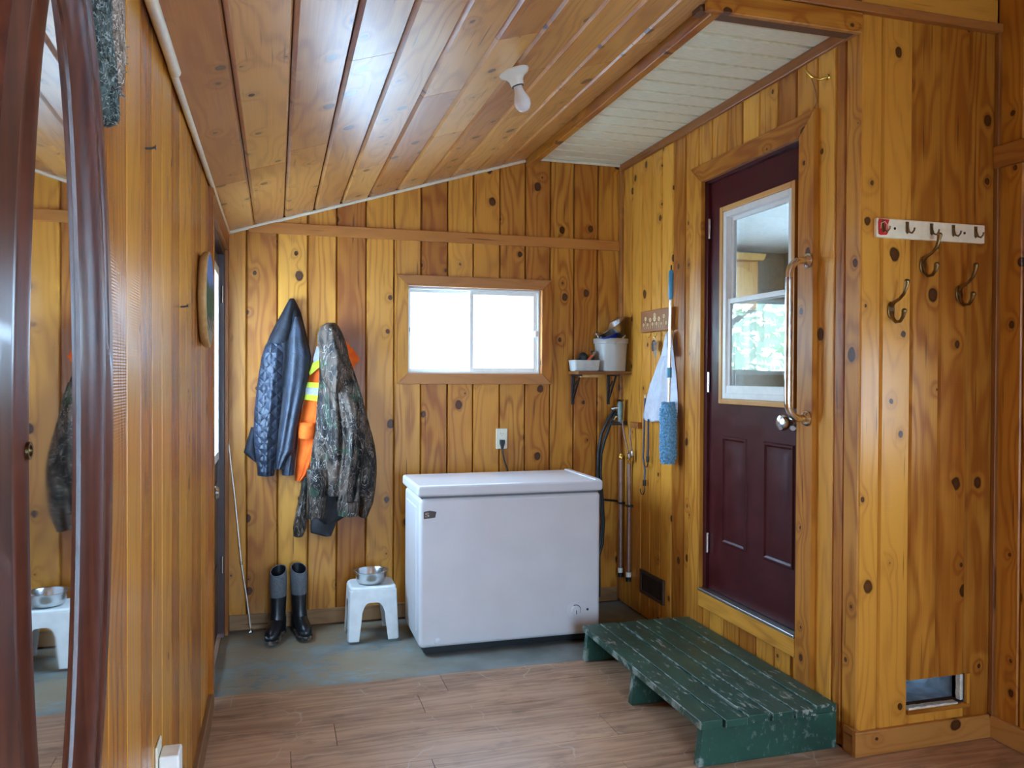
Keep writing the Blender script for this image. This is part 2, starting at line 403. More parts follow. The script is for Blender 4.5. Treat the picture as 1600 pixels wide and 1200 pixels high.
# ------------------------------------------------------------------ walls
up = (0, 0, 1)
gb = [-.27, -.162, .004, .168, .328, .494, .655, .813, .972, 1.128, 1.293, 1.453, 1.614, 1.769, 1.928, A]
hb = lambda x: min(cz(x), ZS)
holeW = WIN
wb = struct(link('wall_back', slab_with_holes(-.45, 2.25, -.1, lambda x: 2.95, [WIN], lambda a, z, d: (a, YB+T+.002+d, z), .12), BACKING))
boards(wb, gb, .085, lambda x: hb(x)+.004, [holeW], (1, 0, 0), (0, -1, 0), up, (0, YB+T, 0), PINE)
gr = [2.523, 2.612, 2.668, 2.78, 2.917, 3.047, 3.187, 3.325, 3.461, 3.598, 3.728, 3.866, 4.003, 4.14, 4.27, 4.391, 4.531, 4.65, YB]
wr = struct(link('wall_right', slab_with_holes(YH+T+.002, YB+.13, -.1, lambda y: 2.95, [DOOR], lambda a, z, d: (A+T+.002+d, a, z), .10), BACKING))
boards(wr, gr, .0, lambda y: ZS+.004, [DOOR], (0, 1, 0), (-1, 0, 0), up, (A+T, 0, 0), PINE)
HOLE = (2.318, 2.60, .142, .258)
gh = [A, 2.18, 2.318, 2.452, 2.588, X2]
wh = struct(link('wall_side', slab_with_holes(A+T+.005, X2+.12, -.1, lambda x: 3.3, [HOLE], lambda a, z, d: (a, YH+T+.002+d, z), .055), BACKING))
boards(wh, gh, .0, lambda x: 2.79, [HOLE], (1, 0, 0), (0, -1, 0), up, (0, YH+T, 0), PINE)
gl = [YF]
while gl[-1] < 1.3: gl.append(gl[-1]+.164)
gl += [1.478, 1.655, 1.814, 1.974, 2.135, 2.32, 2.512, 2.68, 2.841, 3.02, 3.20, 3.36, 3.525, 3.62]
gl[gl.index(1.478)-1:gl.index(1.478)] = []
wl = struct(link('wall_left', slab_with_holes(YF-.12, YB+.13, -.1, lambda y: 2.32, [LDOOR], lambda a, z, d: (B-T-.002-d, a, z), .10), BACKING))
boards(wl, gl + [4.62, YB], .0, lambda y: cz(B)+.004, [LDOOR], (0, 1, 0), (1, 0, 0), up, (B-T, 0, 0), PINE_CLEAR, ch=.004)
PATIO = (-.95, .35, .85, 2.0); SWIN = (1.40, 2.0, 1.05, 1.6)
g2 = [YF]
while g2[-1] < YH-.2: g2.append(g2[-1]+.14)
g2.append(YH)
w2 = struct(link('wall_far_right', slab_with_holes(YF-.12, YH+.07, -.1, lambda y: 3.3, [PATIO, SWIN], lambda a, z, d: (X2+T+.002+d, a, z), .10), BACKING))
boards(w2, g2, .0, lambda y: cz(X2)+.01, [PATIO, SWIN], (0, 1, 0), (-1, 0, 0), up, (X2+T, 0, 0), PINE)
FWIN = (.15, 1.35, .25, 2.05)
g3 = [B+.15*i for i in range(20)]; g3.append(X2)
wf = struct(link('wall_front', slab_with_holes(-.45, X2+.12, -.1, lambda x: 3.3, [FWIN], lambda a, z, d: (a, YF-T-.002-d, z), .10), BACKING))
boards(wf, g3, .0, lambda x: cz(x)+.004, [FWIN], (1, 0, 0), (0, 1, 0), up, (0, YF-T, 0), PINE)
# ------------------------------------------------------------------ ceiling: sloped boards
al = math.atan(.309); ca, sa = math.cos(al), math.sin(al)
mbc = MB()
def slope_slab(x0, x1, y0, y1, lift, t):
    P = [(x, y, cz(x)+lift+dz) for dz in (0, t) for x, y in ((x0, y0), (x1, y0), (x1, y1), (x0, y1))]
    return P, [(3, 2, 1, 0), (4, 5, 6, 7), (0, 1, 5, 4), (1, 2, 6, 5), (2, 3, 7, 6), (3, 0, 4, 7)]
mbc.add(*slope_slab(-.45, 1.47, YF-.12, YB+.12, .018, .1)); mbc.add(*slope_slab(1.47, X2+.12, YF-.12, YH+.08, .018, .1))
ceil = struct(link('ceiling', mbc, BACKING))
gx = [-.27, -.116, .042, .202, .351, .506, .668, .826, .984, 1.142, 1.30, 1.452]
joint = {3: [2.43], 6: [2.50, 3.6], 1: [.6, 3.45], 2: [1.2, 3.3], 4: [1.0, 3.9], 5: [2.95], 7: [1.6, 2.9], 8: [2.2, 3.55], 9: [3.0], 10: [1.1, 2.85], 0: [.9, 3.6]}
base = Vector((0, 0, cz(0))) + Vector((-sa, 0, ca))*T
for i in range(len(gx)-1):
    cuts = [YF] + joint.get(i, []) + [YB]
    for y0, y1 in zip(cuts, cuts[1:]):
        a0, a1 = gx[i]/ca, gx[i+1]/ca; tw = 0.
        plank('board', ceil, a0, a1, [(a0, a1, y0+.0014, y1-.0014, y1-.0014)], (math.cos(al+tw), 0, math.sin(al+tw)), (math.sin(al+tw), 0, -math.cos(al+tw)), (0, 1, 0), base, CEIL, thick=T, ch=.0095)
gx2 = [1.452, 1.61, 1.77, 1.93, 2.09, 2.25, 2.41, 2.57, X2]
for i in range(len(gx2)-1):
    a0, a1 = gx2[i]/ca, gx2[i+1]/ca
    plank('board', ceil, a0, a1, [(a0, a1, YF, YH, YH)], (ca, 0, sa), (sa, 0, -ca), (0, 1, 0), base, CEIL, thick=T, ch=.0095)

def lboard(name, p, q, w, t, n, mat=BEAM, parent=None, ch=.003):
    """A straight board from p to q (centre line of its back face), width w, thickness t towards n."""
    p, q, n = Vector(p), Vector(q), Vector(n).normalized(); l = (q-p).normalized(); u = n.cross(l); L = (q-p).length
    prof = [(-w/2, 0), (-w/2, t-ch), (-w/2+ch, t), (w/2-ch, t), (w/2, t-ch), (w/2, 0)]; k = 6
    mb = MB().add([(x, y, 0) for x, y in prof]+[(x, y, L) for x, y in prof], [tuple(range(k)), tuple(reversed(range(k, 2*k)))] + [(i, k+i, k+(i+1) % k, (i+1) % k) for i in range(k)])
    m = Matrix((u, n, l)).transposed().to_4x4(); m.translation = p
    return link(name, mb, mat, parent, matrix=m)
# soffit of cream vinyl strips in the alcove
def vinyl():
    n = NT('cream_vinyl_soffit'); p = n.obj(); f = n.noise(n.vmath('MULTIPLY', p, (6., 60., 1.)), 4, 3)
    n.bsdf(col=n.mix(n.mr(f, .3, .7), S(216, 208, 178), S(232, 225, 196)), rough=.42, normal=n.bump(f, .15, .001)); return n.m
VINYL = vinyl()
sof = struct(link('soffit', MB().box(1.47, A+.10, YH+.01, YB+.12, ZS+.022, ZS+.12), BACKING))
yy = YH+.03
while yy < YB-.01:
    y1 = min(yy+.1285, YB)
    mb = MB().prism([(0, yy+.006, ZS+.021), (0, yy+.007, ZS+.004), (0, yy+.012, ZS), (0, y1-.022, ZS), (0, y1-.006, ZS+.012), (0, y1+.002, ZS+.021)], (1.49, 0, 0), (A-1.49, 0, 0))
    link('soffit_panel', mb, VINYL, sof, origin=(1.78, yy, ZS)); yy += .1285
# trims
n_trim = [0]
def trim(*a, **k):
    n_trim[0] += 1; return struct(lboard('trim_%d' % n_trim[0], *a, **k))
trim((1.486, YH-.0, 2.713), (1.486, YB, 2.713), .062, .034, (-1, 0, 0), PINE)          # beam under the slope, thickness towards the slope
struct(link('trim_20', MB().box(1.448, 1.452, YH, YH+.2, 2.70, 2.76), PINE))
bpy.data.objects.remove(bpy.data.objects['trim_20'])
trim((1.43, YH+.001, 2.725), (2.07, YH+.001, 2.725), .075, .02, (0, -1, 0), PINE)          # fascia at the near end of the soffit
trim((1.40, YH, 2.782), (X2, YH, 2.782), .034, .026, (0, -1, 0), TRIMW)
hw2 = [(1.43, 2.868, .136)]
uw = struct(link('wall_upper', slab_with_holes(1.42, X2+.12, 2.70, lambda x: min(cz(x), 3.2)+.03, [], lambda a, z, d: (a, YH+T+.002+d, z), .055), BACKING))
for z0, z1 in ((2.795, 2.93), (2.93, 3.075), (3.075, 3.125)):
    xl = max(1.43, (z1-2.281)/.309 - .02)
    lboard('board', (xl, YH+T, (z0+z1)/2), (X2, YH+T, (z0+z1)/2), z1-z0, T, (0, -1, 0), PINE, uw)
trim((A-.002, YH+.02, 2.722), (A-.002, YB, 2.722), .046, .016, (-1, 0, 0), TRIMW)            # quarter strip along the soffit
trim((-.15+.0, YB-.001, 2.235), (2.08, YB-.001, 2.235), .062, .018, (0, -1, 0), BEAM)        # rail across the back wall
JT = plain('cream_trim', S(226, 216, 192), .4, var=.05)
mbj = lambda p, q, r=.011: MB().tube([p, q], r, 10)
for p, q in (((B+.02, YB-.012, cz(B+.02)-.006), (1.445, YB-.012, cz(1.445)-.006)), ((1.50, YB-.012, ZS-.006), (A-.02, YB-.012, ZS-.006)),
             ((B+.014, 2.20, cz(B)-.005), (B+.014, YB-.02, cz(B)-.005)), ((B+.022, YF, cz(B)-.012), (B+.022, 2.215, cz(B)-.012))):
    n_trim[0] += 1; struct(link('trim_%d' % n_trim[0], mbj(p, q, .0135 if q[1] < 2.5 else .010), JT, smooth=60))
trim((A-.001, YB-.022, 0.02), (A-.001, YB-.022, ZS-.02), .040, .018, (-1, 0, 0), BEAM)        # strip in the back corner
trim((X2-.001, YH-.012, .085), (X2-.001, YH-.012, 2.78), .022, .014, (-1, 0, 0), TRIMW)
trim((X2, -1.7, 2.28), (X2, YH-.004, 2.28), .085, .02, (-1, 0, 0), BEAM)                        # rail on the far right wall
# baseboards
BB = pine('Z', knots=1.2, light=(190, 136, 72), dark=(146, 90, 40), key='_baseboard', rough=.4)
DIRTY = pine('Z', knots=.6, light=(150, 116, 78), dark=(104, 74, 46), key='_dusty', rough=.55)
struct(lboard('baseboard_back', (-.25, YB+T, .043), (2.07, YB+T, .043), .086, .02, (0, -1, 0), DIRTY))
struct(lboard('baseboard_left', (B, -1.78, .05), (B, 3.60, .05), .10, .018, (1, 0, 0), DIRTY))
struct(lboard('baseboard_side', (A-.018, YH, .046), (X2, YH, .046), .092, .018, (0, -1, 0), BB))
struct(lboard('baseboard_far_right', (X2, -1.78, .044), (X2, YH-.018, .044), .088, .018, (-1, 0, 0), BB))
struct(lboard('baseboard_right', (A, YH-.016, .05), (A, 2.575, .05), .10, .016, (-1, 0, 0), BB))
# ------------------------------------------------------------------ window in the back wall
w1 = holder('window_1', (1.145, YB, 1.43))
x0, x1, z0, z1 = WIN; c = .064
def mitre(name, pts, n, t, mat, parent, long_axis):
    """Mitred casing board: 4 corner points on the wall, thickness t towards n, grain along long_axis."""
    n = Vector(n); l = Vector(long_axis); u = n.cross(l); p0 = Vector(pts[0])
    loc = [((Vector(p)-p0).dot(u), 0., (Vector(p)-p0).dot(l)) for p in pts]
    mb = MB().prism(loc, (0, 0, 0), (0, t, 0))
    import_m = Matrix((u, n, l)).transposed().to_4x4(); import_m.translation = p0
    o = link(name, mb, mat, parent, matrix=import_m, bevel=.002, seg=1); return o
CASE = pine('Z', knots=.5, light=(178, 118, 62), dark=(136, 84, 40), key='_casing', rough=.4)
mitre('casing_board', [(x0-c, YB, z1+c), (x1+c, YB, z1+c), (x1, YB, z1), (x0, YB, z1)], (0, -1, 0), .018, CASE, w1, (1, 0, 0))
mitre('casing_board', [(x0-c, YB, z0-c), (x0, YB, z0), (x1, YB, z0), (x1+c, YB, z0-c)], (0, -1, 0), .018, CASE, w1, (1, 0, 0))
mitre('casing_board', [(x0-c, YB, z0-c), (x0-c, YB, z1+c), (x0, YB, z1), (x0, YB, z0)], (0, -1, 0), .018, PINE, w1, (0, 0, 1))
mitre('casing_board', [(x1+c, YB, z0-c), (x1, YB, z0), (x1, YB, z1), (x1+c, YB, z1+c)], (0, -1, 0), .018, PINE, w1, (0, 0, 1))
def sash(x0, x1, z0, z1, y0, y1, t):
    mb = MB(); mb.box(x0, x0+t, y0, y1, z0, z1); mb.box(x1-t, x1, y0, y1, z0, z1); mb.box(x0+t, x1-t, y0, y1, z0, z0+t); mb.box(x0+t, x1-t, y0, y1, z1-t, z1); return mb
link('window_frame', sash(x0, x1, z0, z1, YB+.03, YB+.13, .012), WHITE, w1, bevel=.002)
sl = link('sash', sash(x0+.012, 1.142, z0+.012, z1-.012, YB+.075, YB+.10, .016), WHITE, w1, bevel=.002)
link('pane', MB().box(x0+.026, 1.128, YB+.086, YB+.090, z0+.026, z1-.026), GLASS, sl)
sr = link('sash', sash(1.118, x1-.014, z0+.012, z1-.012, YB+.045, YB+.070, .022), WHITE, w1, bevel=.002)
link('pane', MB().box(1.138, x1-.034, YB+.056, YB+.060, z0+.032, z1-.032), GLASS, sr)
link('latch', MB().box(x1-.03, x1-.014, YB+.030, YB+.046, 1.655, 1.695), WHITE, sr, bevel=.003)
link('latch', MB().box(x0+.012, x0+.022, YB+.060, YB+.076, 1.675, 1.70), plain('grey_latch', S(120, 120, 118), .4), sl, bevel=.002)
portal(((x0+x1)/2, YB+.16, (z0+z1)/2), (x1-x0, z1-z0), (0, -1, 0))
# ------------------------------------------------------------------ patio window and front window (beside and behind the camera, they light the room)
def wallwin(name, a0, a1, z0, z1, place, mull):
    h = holder(name, place((a0+a1)/2, z0, 0))
    def bx(a, b, c_, d, e, f):
        P = [place(a if i in (0, 3) else b, e if i in (0, 1) else f, dd) for dd in (c_, d) for i in range(4)]
        return MB().add(P, [(0, 1, 2, 3), (7, 6, 5, 4), (0, 4, 5, 1), (1, 5, 6, 2), (2, 6, 7, 3), (3, 7, 4, 0)])
    t = .05
    for a, b, e, f in ((a0, a0+t, z0, z1), (a1-t, a1, z0, z1), (a0+t, a1-t, z0, z0+t), (a0+t, a1-t, z1-t, z1)) + tuple((m-.03, m+.03, z0+t, z1-t) for m in mull):
        link('window_frame', bx(a, b, .02, .09, e, f), WHITE, h)
    ms = [a0+t] + list(mull) + [a1-t]
    for a, b in zip(ms, ms[1:]): link('pane', bx(a+.025, b-.025, .05, .054, z0+t-.005, z1-t+.005), GLASS, h)
    for a, b, e, f in ((a0-.07, a1+.07, z1, z1+.07), (a0-.07, a1+.07, z0-.07, z0), (a0-.07, a0, z0, z1), (a1, a1+.07, z0, z1)):
        link('casing_board', bx(a, b, -.018, 0., e, f), CASE, h)
wallwin('window_2', *PATIO, lambda a, z, d: (X2+d, a, z), [-.15])
wallwin('window_4', *SWIN, lambda a, z, d: (X2+d, a, z), [])
portal((X2+.15, (SWIN[0]+SWIN[1])/2, (SWIN[2]+SWIN[3])/2), (SWIN[1]-SWIN[0], SWIN[3]-SWIN[2]), (-1, 0, 0))
wallwin('window_3', *FWIN, lambda a, z, d: (a, YF-d, z), [.75])
portal((X2+.15, (PATIO[0]+PATIO[1])/2, (PATIO[2]+PATIO[3])/2), (PATIO[1]-PATIO[0], PATIO[3]-PATIO[2]), (-1, 0, 0))
portal(((FWIN[0]+FWIN[1])/2, YF-.15, (FWIN[2]+FWIN[3])/2), (FWIN[1]-FWIN[0], FWIN[3]-FWIN[2]), (0, 1, 0))
# ------------------------------------------------------------------ outside door, left wall
d1 = holder('door_1', (B-.04, 4.12, 0))
DBROWN = plain('dark_brown_door', S(62, 34, 26), .4)
xa, xb = B-.075, B-.035
mb = MB(); y0, y1, zt = LDOOR[0]+.03, LDOOR[1]-.03, LDOOR[3]-.03; gy0, gy1, gz0, gz1 = 3.80, 4.49, 1.0, 1.95
mb.box(xa, xb, y0, gy0, .02, zt); mb.box(xa, xb, gy1, y1, .02, zt); mb.box(xa, xb, gy0, gy1, .02, gz0); mb.box(xa, xb, gy0, gy1, gz1, zt)
link('door_leaf', mb, DBROWN, d1)
gf = MB(); gf.box(xa-.005, xb+.012, gy0-.03, gy0+.015, gz0-.03, gz1+.03); gf.box(xa-.005, xb+.012, gy1-.015, gy1+.03, gz0-.03, gz1+.03)
gf.box(xa-.005, xb+.012, gy0+.015, gy1-.015, gz0-.03, gz0+.015); gf.box(xa-.005, xb+.012, gy0+.015, gy1-.015, gz1-.015, gz1+.03)
link('glazing_frame', gf, WHITE, d1, bevel=.003)
link('pane', MB().box(-.327, -.323, gy0+.01, gy1-.01, gz0+.01, gz1-.01), GLASS, d1)
for za, zb in ((.12, .42), (.48, .86)): link('door_panel', MB().box(xb-.002, xb+.008, 3.80, 4.48, za, zb), DBROWN, d1, bevel=.006)
mb = MB().lathe([(.028, 0), (.028, .006), (.012, .008), (.011, .03), (.026, .036), (.030, .050), (.022, .062), (0.001, .064)], (xb, 3.74, .90), Matrix(((0, 0, 1), (0, 1, 0), (-1, 0, 0))), 20)
link('door_knob', mb, STEEL, d1, smooth=40)
mb = MB(); mb.box(B-.10, B-.002, LDOOR[0], LDOOR[0]+.028, 0, LDOOR[3]); mb.box(B-.10, B-.002, LDOOR[1]-.028, LDOOR[1], 0, LDOOR[3]); mb.box(B-.10, B-.002, LDOOR[0]+.028, LDOOR[1]-.028, LDOOR[3]-.028, LDOOR[3])
link('jamb', mb, DBROWN, d1)
lboard('casing_board', (B, 3.57, 0), (B, 3.57, 2.19), .095, .018, (1, 0, 0), PINE_CLEAR, d1)
lboard('casing_board', (B, 4.655, 0), (B, 4.655, 2.19), .075, .018, (1, 0, 0), TRIMW, d1)
lboard('casing_board', (B, 3.618, 2.14), (B, 4.617, 2.14), .10, .018, (1, 0, 0), TRIMW, d1)
for z in (.35, 1.8):
    link('hinge', MB().tube([(B-.012, 4.585, z), (B-.012, 4.585, z+.09)], .006, 8), STEEL, d1, smooth=40)
portal((B-.15, (gy0+gy1)/2, (gz0+gz1)/2), (gy1-gy0, gz1-gz0), (1, 0, 0))
# ------------------------------------------------------------------ maroon door in the right wall
d2 = holder('door_2', (A+.02, 3.26, .34))
y0, y1, z0, z1 = DOOR
XD = A+.012                                        # room face of the leaf
gY0, gY1, gZ0, gZ1 = 2.945, 3.49, 1.315, 2.215     # glazed opening
ly0, ly1 = y0+.002, y1-.035
mb = MB()
for a, b, e, f in ((ly0, gY0, z0+.012, z1-.018), (gY1, ly1, z0+.012, z1-.018), (gY0, gY1, z0+.012, gZ0), (gY0, gY1, gZ1, z1-.018)): mb.box(XD, XD+.044, a, b, e, f)
link('door_leaf', mb, MAROON, d2)
# jamb and stop
mb = MB(); mb.box(A-.002, A+.10, y1-.032, y1, z0, z1); mb.box(A-.002, A+.10, y0-.001, y0+.001, z0, z1); mb.box(A-.002, A+.10, y0, y1, z1-.014, z1)
link('jamb', mb, MAROON, d2)
def raised_panel(ya, yb_, za, zb):
    mb = MB(); h = .012; t = .018                   # moulded frame standing proud, raised field inside
    def ringpts(i, dx): return [(XD-dx, ya+i, za+i), (XD-dx, yb_-i, za+i), (XD-dx, yb_-i, zb-i), (XD-dx, ya+i, zb-i)]
    rs = [ringpts(0, -.001), ringpts(.006, .008), ringpts(.014, .008), ringpts(.022, .001), ringpts(.030, .001), ringpts(.052, .007)]
    mb.rings(rs, (False, True)); return mb
for ya, yb_ in ((3.285, 3.50), (2.925, 3.15)):
    for za, zb in ((.60, 1.13),): link('door_panel', raised_panel(ya, yb_, za, zb), MAROON, d2, smooth=20)
# wooden bead and white sash round the glass
def rect_frame(ya, yb_, za, zb, t, xa, xb):
    mb = MB(); mb.box(xa, xb, ya, ya+t, za, zb); mb.box(xa, xb, yb_-t, yb_, za, zb); mb.box(xa, xb, ya+t, yb_-t, za, za+t); mb.box(xa, xb, ya+t, yb_-t, zb-t, zb); return mb
OAK = pine('Z', knots=0., light=(216, 170, 104), dark=(178, 124, 64), key='_bead')
link('glazing_bead', rect_frame(gY0-.028, gY1+.028, gZ0-.03, gZ1+.03, .026, XD-.016, XD+.004), OAK, d2, bevel=.004)
wfm = link('glazing_frame', rect_frame(gY0-.003, gY1+.003, gZ0-.004, gZ1+.004, .028, XD-.010, XD+.05), WHITE, d2, bevel=.003)
zr = 1.775
ls = link('sash', rect_frame(gY0+.022, gY1-.022, gZ0+.02, zr+.02, .024, XD+.002, XD+.018), WHITE, d2, bevel=.002)
us = link('sash', rect_frame(gY0+.022, gY1-.022, zr-.008, gZ1-.02, .022, XD+.020, XD+.036), WHITE, d2, bevel=.002)
link('pane', MB().box(XD+.008, XD+.012, gY0+.042, gY1-.042, gZ0+.04, zr), GLASS, ls)
link('pane', MB().box(XD+.026, XD+.030, gY0+.040, gY1-.040, zr+.01, gZ1-.038), GLASS, us)
link('pane', MB().box(XD+.040, XD+.044, gY0+.02, gY1-.02, gZ0+.02, gZ1-.02), GLASS, wfm)
link('bottom_rail', MB().box(XD-.004, XD+.03, gY0+.024, gY1-.024, gZ0+.022, gZ0+.06), WHITE, d2, bevel=.003)
# casing, sill and hardware
mitre('casing_board', [(A, y0-.1, z1+.09), (A, y1+.115, z1+.09), (A, y1+.0, z1), (A, y0, z1)], (-1, 0, 0), .024, PINE, d2, (0, 1, 0))
mitre('casing_board', [(A, y0-.1, .0), (A, y0-.1, z1+.09), (A, y0, z1), (A, y0, .0)], (-1, 0, 0), .024, PINE, d2, (0, 0, 1))
mitre('casing_board', [(A, y1+.115, .0), (A, y1, .0), (A, y1, z1), (A, y1+.115, z1+.09)], (-1, 0, 0), .024, PINE, d2, (0, 0, 1))
lboard('sill_board', (A, y0+.002, .292), (A, y1-.002, .292), .078, .026, (-1, 0, 0), PINE, d2)
link('threshold', MB().box(A-.03, A+.06, y0+.002, y1-.002, .332, .346), plain('aluminium', S(190, 190, 186), .35, 1.), d2, bevel=.004)
for z in (.53, 1.34, 2.11):
    h = link('hinge', MB().tube([(A+.004, y1-.036, z), (A+.004, y1-.036, z+.10)], .0075, 10), STEEL, d2, smooth=40)
kx = XD
mb = MB().lathe([(.034, 0), (.034, .008), (.014, .012), (.013, .034), (.028, .040), (.034, .056), (.030, .070), (.014, .076), (.001, .077)], (kx, 2.93, 1.225), Matrix(((0, 0, -1), (0, 1, 0), (1, 0, 0))), 24)
link('door_knob', mb, STEEL, d2, smooth=40)

# ------------------------------------------------------------------ kitchen seen through the glass
KW = plain('kitchen_wall_paint', S(150, 144, 132), .7)
KF = .345
kx0, kx1, ky0, ky1, kz = A+.12, 5.25, 2.62, 7.55, 2.745
K_LIGHT_GAP = (3.4, 6.3, 1.15, 2.4)  # unseen wall opening, added to let daylight into the kitchen
struct(link('wall_kitchen_back', MB().box(kx0-.1, kx1+.1, ky1, ky1+.1, .2, kz+.1), KW))
struct(link('wall_kitchen_right', slab_with_holes(ky0, ky1, .2, lambda y: kz+.1, [K_LIGHT_GAP], lambda a, z, d: (kx1+d, a, z), .1), KW))
struct(link('wall_kitchen_front', MB().box(X2+.12, kx1+.1, ky0-.1, ky0, .2, kz+.1), KW))
struct(link('wall_kitchen_left', MB().box(kx0-.02, kx0+.06, YB+.13, ky1, .2, kz+.1), KW))
struct(link('floor_kitchen', MB().box(kx0-.01, kx1+.1, ky0+.0, ky1, .30, KF), plain('kitchen_vinyl', S(150, 134, 112), .4)))
kc = struct(link('ceiling_kitchen', MB().box(kx0-.02, kx1+.1, ky0+.0, ky1+.1, kz+.01, kz+.12), WHITE))
yk = ky0
while yk < ky1:
    link('panel', MB().box(kx0, kx1, yk+.004, min(yk+.40, ky1), kz, kz+.012), plain('white_ceiling_panel', S(214, 212, 206), .6), kc, bevel=.003, seg=1); yk += .40
portal((kx1+.15, 4.85, 1.775), (2.9, 1.25), (-1, 0, 0))
cb = thing('wall_cabinet', 'oak wall cabinet with an arched door seen through the glass of the maroon door', 'cabinet', (4.38, 7.38, 2.13))
OAKC = pine('Z', knots=0., light=(206, 160, 96), dark=(166, 116, 60), key='_oak')
link('body', MB().box(4.20, 4.72, 7.22, 7.545, 2.10, 2.60), OAKC, cb)
dr = link('cabinet_door', MB().box(4.215, 4.70, 7.20, 7.219, 2.115, 2.585), OAKC, cb, bevel=.004)
arch = [(4.27, 7.2, 2.17), (4.64, 7.2, 2.17), (4.64, 7.2, 2.46)] + [(4.64-.37*k/12, 7.2, 2.46+.065*math.sin(PI*k/12)) for k in range(1, 12)] + [(4.27, 7.2, 2.46)]
link('raised_field', MB().prism(arch, (0, 0, 0), (0, -.012, 0)), OAKC, dr, bevel=.006)
link('cornice', MB().prism([(4.18, 7.18, 2.60), (4.18, 7.13, 2.66), (4.18, 7.54, 2.66), (4.18, 7.54, 2.60)], (0, 0, 0), (.58, 0, 0)), OAKC, cb)

# ------------------------------------------------------------------ outdoors behind the back window
def ground_mat():
    n = NT('pale_gravel'); p = n.pos(); f = n.noise(p, 1.2, 5)
    n.bsdf(col=n.mix(n.mr(f, .35, .65), S(214, 214, 212), S(228, 230, 232)), rough=.9); return n.m
struct(link('ground', MB().box(-40, 40, -40, 60, -.6, -.4), ground_mat()))
LEAF = plain('leaf_green', S(196, 208, 172), .6, var=.25, scale=3)
BARK = plain('bark', S(104, 86, 70), .9, var=.2, bump=.3)
def tree(x, y, h, r, seed, label):
    q = random.Random(seed); t = thing('tree', label, 'tree', (x, y, -.4))
    pts = [(x+q.uniform(-.1, .1)*k, y+q.uniform(-.1, .1)*k, -.4+h*.62*k/5) for k in range(6)]
    tr = MB().tube(pts, .1, 8, rad=[.13-.018*k for k in range(6)])
    for k in range(9):
        z = -.4+h*q.uniform(.28, .62); a = q.uniform(0, 2*PI); e = q.uniform(.5, 1)*r
        tr.tube([(x, y, z), (x+math.cos(a)*e*.5, y+math.sin(a)*e*.5, z+.3*e), (x+math.cos(a)*e, y+math.sin(a)*e, z+.75*e)], .03, 5, rad=[.045, .03, .012])
    link('trunk', tr, BARK, t, smooth=50)
    lf = MB()
    for k in range(1700):
        d = Vector((q.gauss(0, 1), q.gauss(0, 1), q.gauss(0, 1))).normalized()*q.uniform(.35, 1)**.5
        c_ = Vector((x+d.x*r, y+d.y*r, -.4+h*.66+d.z*h*.36)); s = q.uniform(.07, .15)
        a = Vector((q.gauss(0, 1), q.gauss(0, 1), q.gauss(0, 1))).normalized(); b = a.orthogonal().normalized()
        lf.add([c_-a*s, c_-b*s*.45, c_+a*s, c_+b*s*.45], [(0, 1, 2, 3)])
    o = link('leaves', lf, LEAF, t); o['kind'] = 'stuff'

# ------------------------------------------------------------------ duct opening low in the side wall
x0, x1, z0, z1 = HOLE
du = struct(link('duct', MB(), None)); bpy.data.objects.remove(du)
mb = MB()
for P in ([(x0, .0, z0), (x1, .0, z0), (x1, .42, z0), (x0, .42, z0)], [(x0, .0, z1), (x0, .42, z1), (x1, .42, z1), (x1, .0, z1)],
          [(x0, .0, z0), (x0, .42, z0), (x0, .42, z1), (x0, .0, z1)], [(x1, .0, z0), (x1, .0, z1), (x1, .42, z1), (x1, .42, z0)],
          [(x0, .34, z0), (x1, .20, z0), (x1, .12, z1), (x0, .22, z1)]):
    c = sum((Vector(p) for p in P), Vector())/4
    nrm = (Vector(P[1])-Vector(P[0])).cross(Vector(P[2])-Vector(P[0])).normalized()
    mb.prism([(p[0], YH+.012+p[1], p[2]) for p in P], (0, 0, 0), tuple(-nrm*.002))
struct(link('duct', mb, GALV))
t = thing('wall_opening_frame', 'chipped rim of the open heating duct low in the pine wall', 'frame', ((x0+x1)/2, YH, z0))
RAW = plain('chipped_plaster', S(214, 206, 190), .8, var=.15, scale=60, bump=.4)
mb = MB(); 
for k in range(9):
    a = x0+.01+(x1-x0-.05)*k/9; mb.box(a, a+(x1-x0-.05)/9+.001, YH+.004, YH+.03, z0-.001, z0+.006+.004*R.random())
link('lower_edge', mb, RAW, t)
mb = MB()
for k in range(6):
    a = z0+.012+(z1-z0-.016)*k/6; mb.box(x1-.026-.005*R.random(), x1-.014, YH+.006, YH+.026, a, a+(z1-z0-.016)/6+.001)
link('side_edge', mb, RAW, t)
link('lower_lip', MB().box(x0, x1+.012, YH-.004, YH+.012, z0-.016, z0-.001), PINE_X, t, bevel=.002)
link('side_lip', MB().box(x1-.002, x1+.012, YH-.004, YH+.012, z0-.001, z1), PINE, t, bevel=.002)

# ------------------------------------------------------------------ chest freezer
def enamel():
    n = NT('white_enamel'); p = n.obj(); f = n.noise(p, 5, 3)
    n.bsdf(col=n.mix(n.mr(f, .3, .7), (.74, .73, .75), (.78, .77, .79)), rough=.28, coat=.3, coatr=.15); return n.m
ENAMEL = enamel()
fx0, fx1, fy0, fy1 = .690, 1.672, 4.02, 4.50
fz = thing('chest_freezer', 'white chest freezer standing under the small window', 'freezer', ((fx0+fx1)/2, (fy0+fy1)/2, 0))
link('body', MB().box(fx0, fx1, fy0, fy1, .035, .795), ENAMEL, fz, bevel=.022, seg=4)
link('side_panel', MB().box(fx0-.004, fx0+.01, fy0+.09, fy1-.07, .10, .74), ENAMEL, fz, bevel=.004, seg=2)
link('gasket', MB().box(fx0+.012, fx1-.012, fy0+.012, fy1-.012, .78, .815), plain('grey_gasket', S(110, 110, 112), .6), fz)
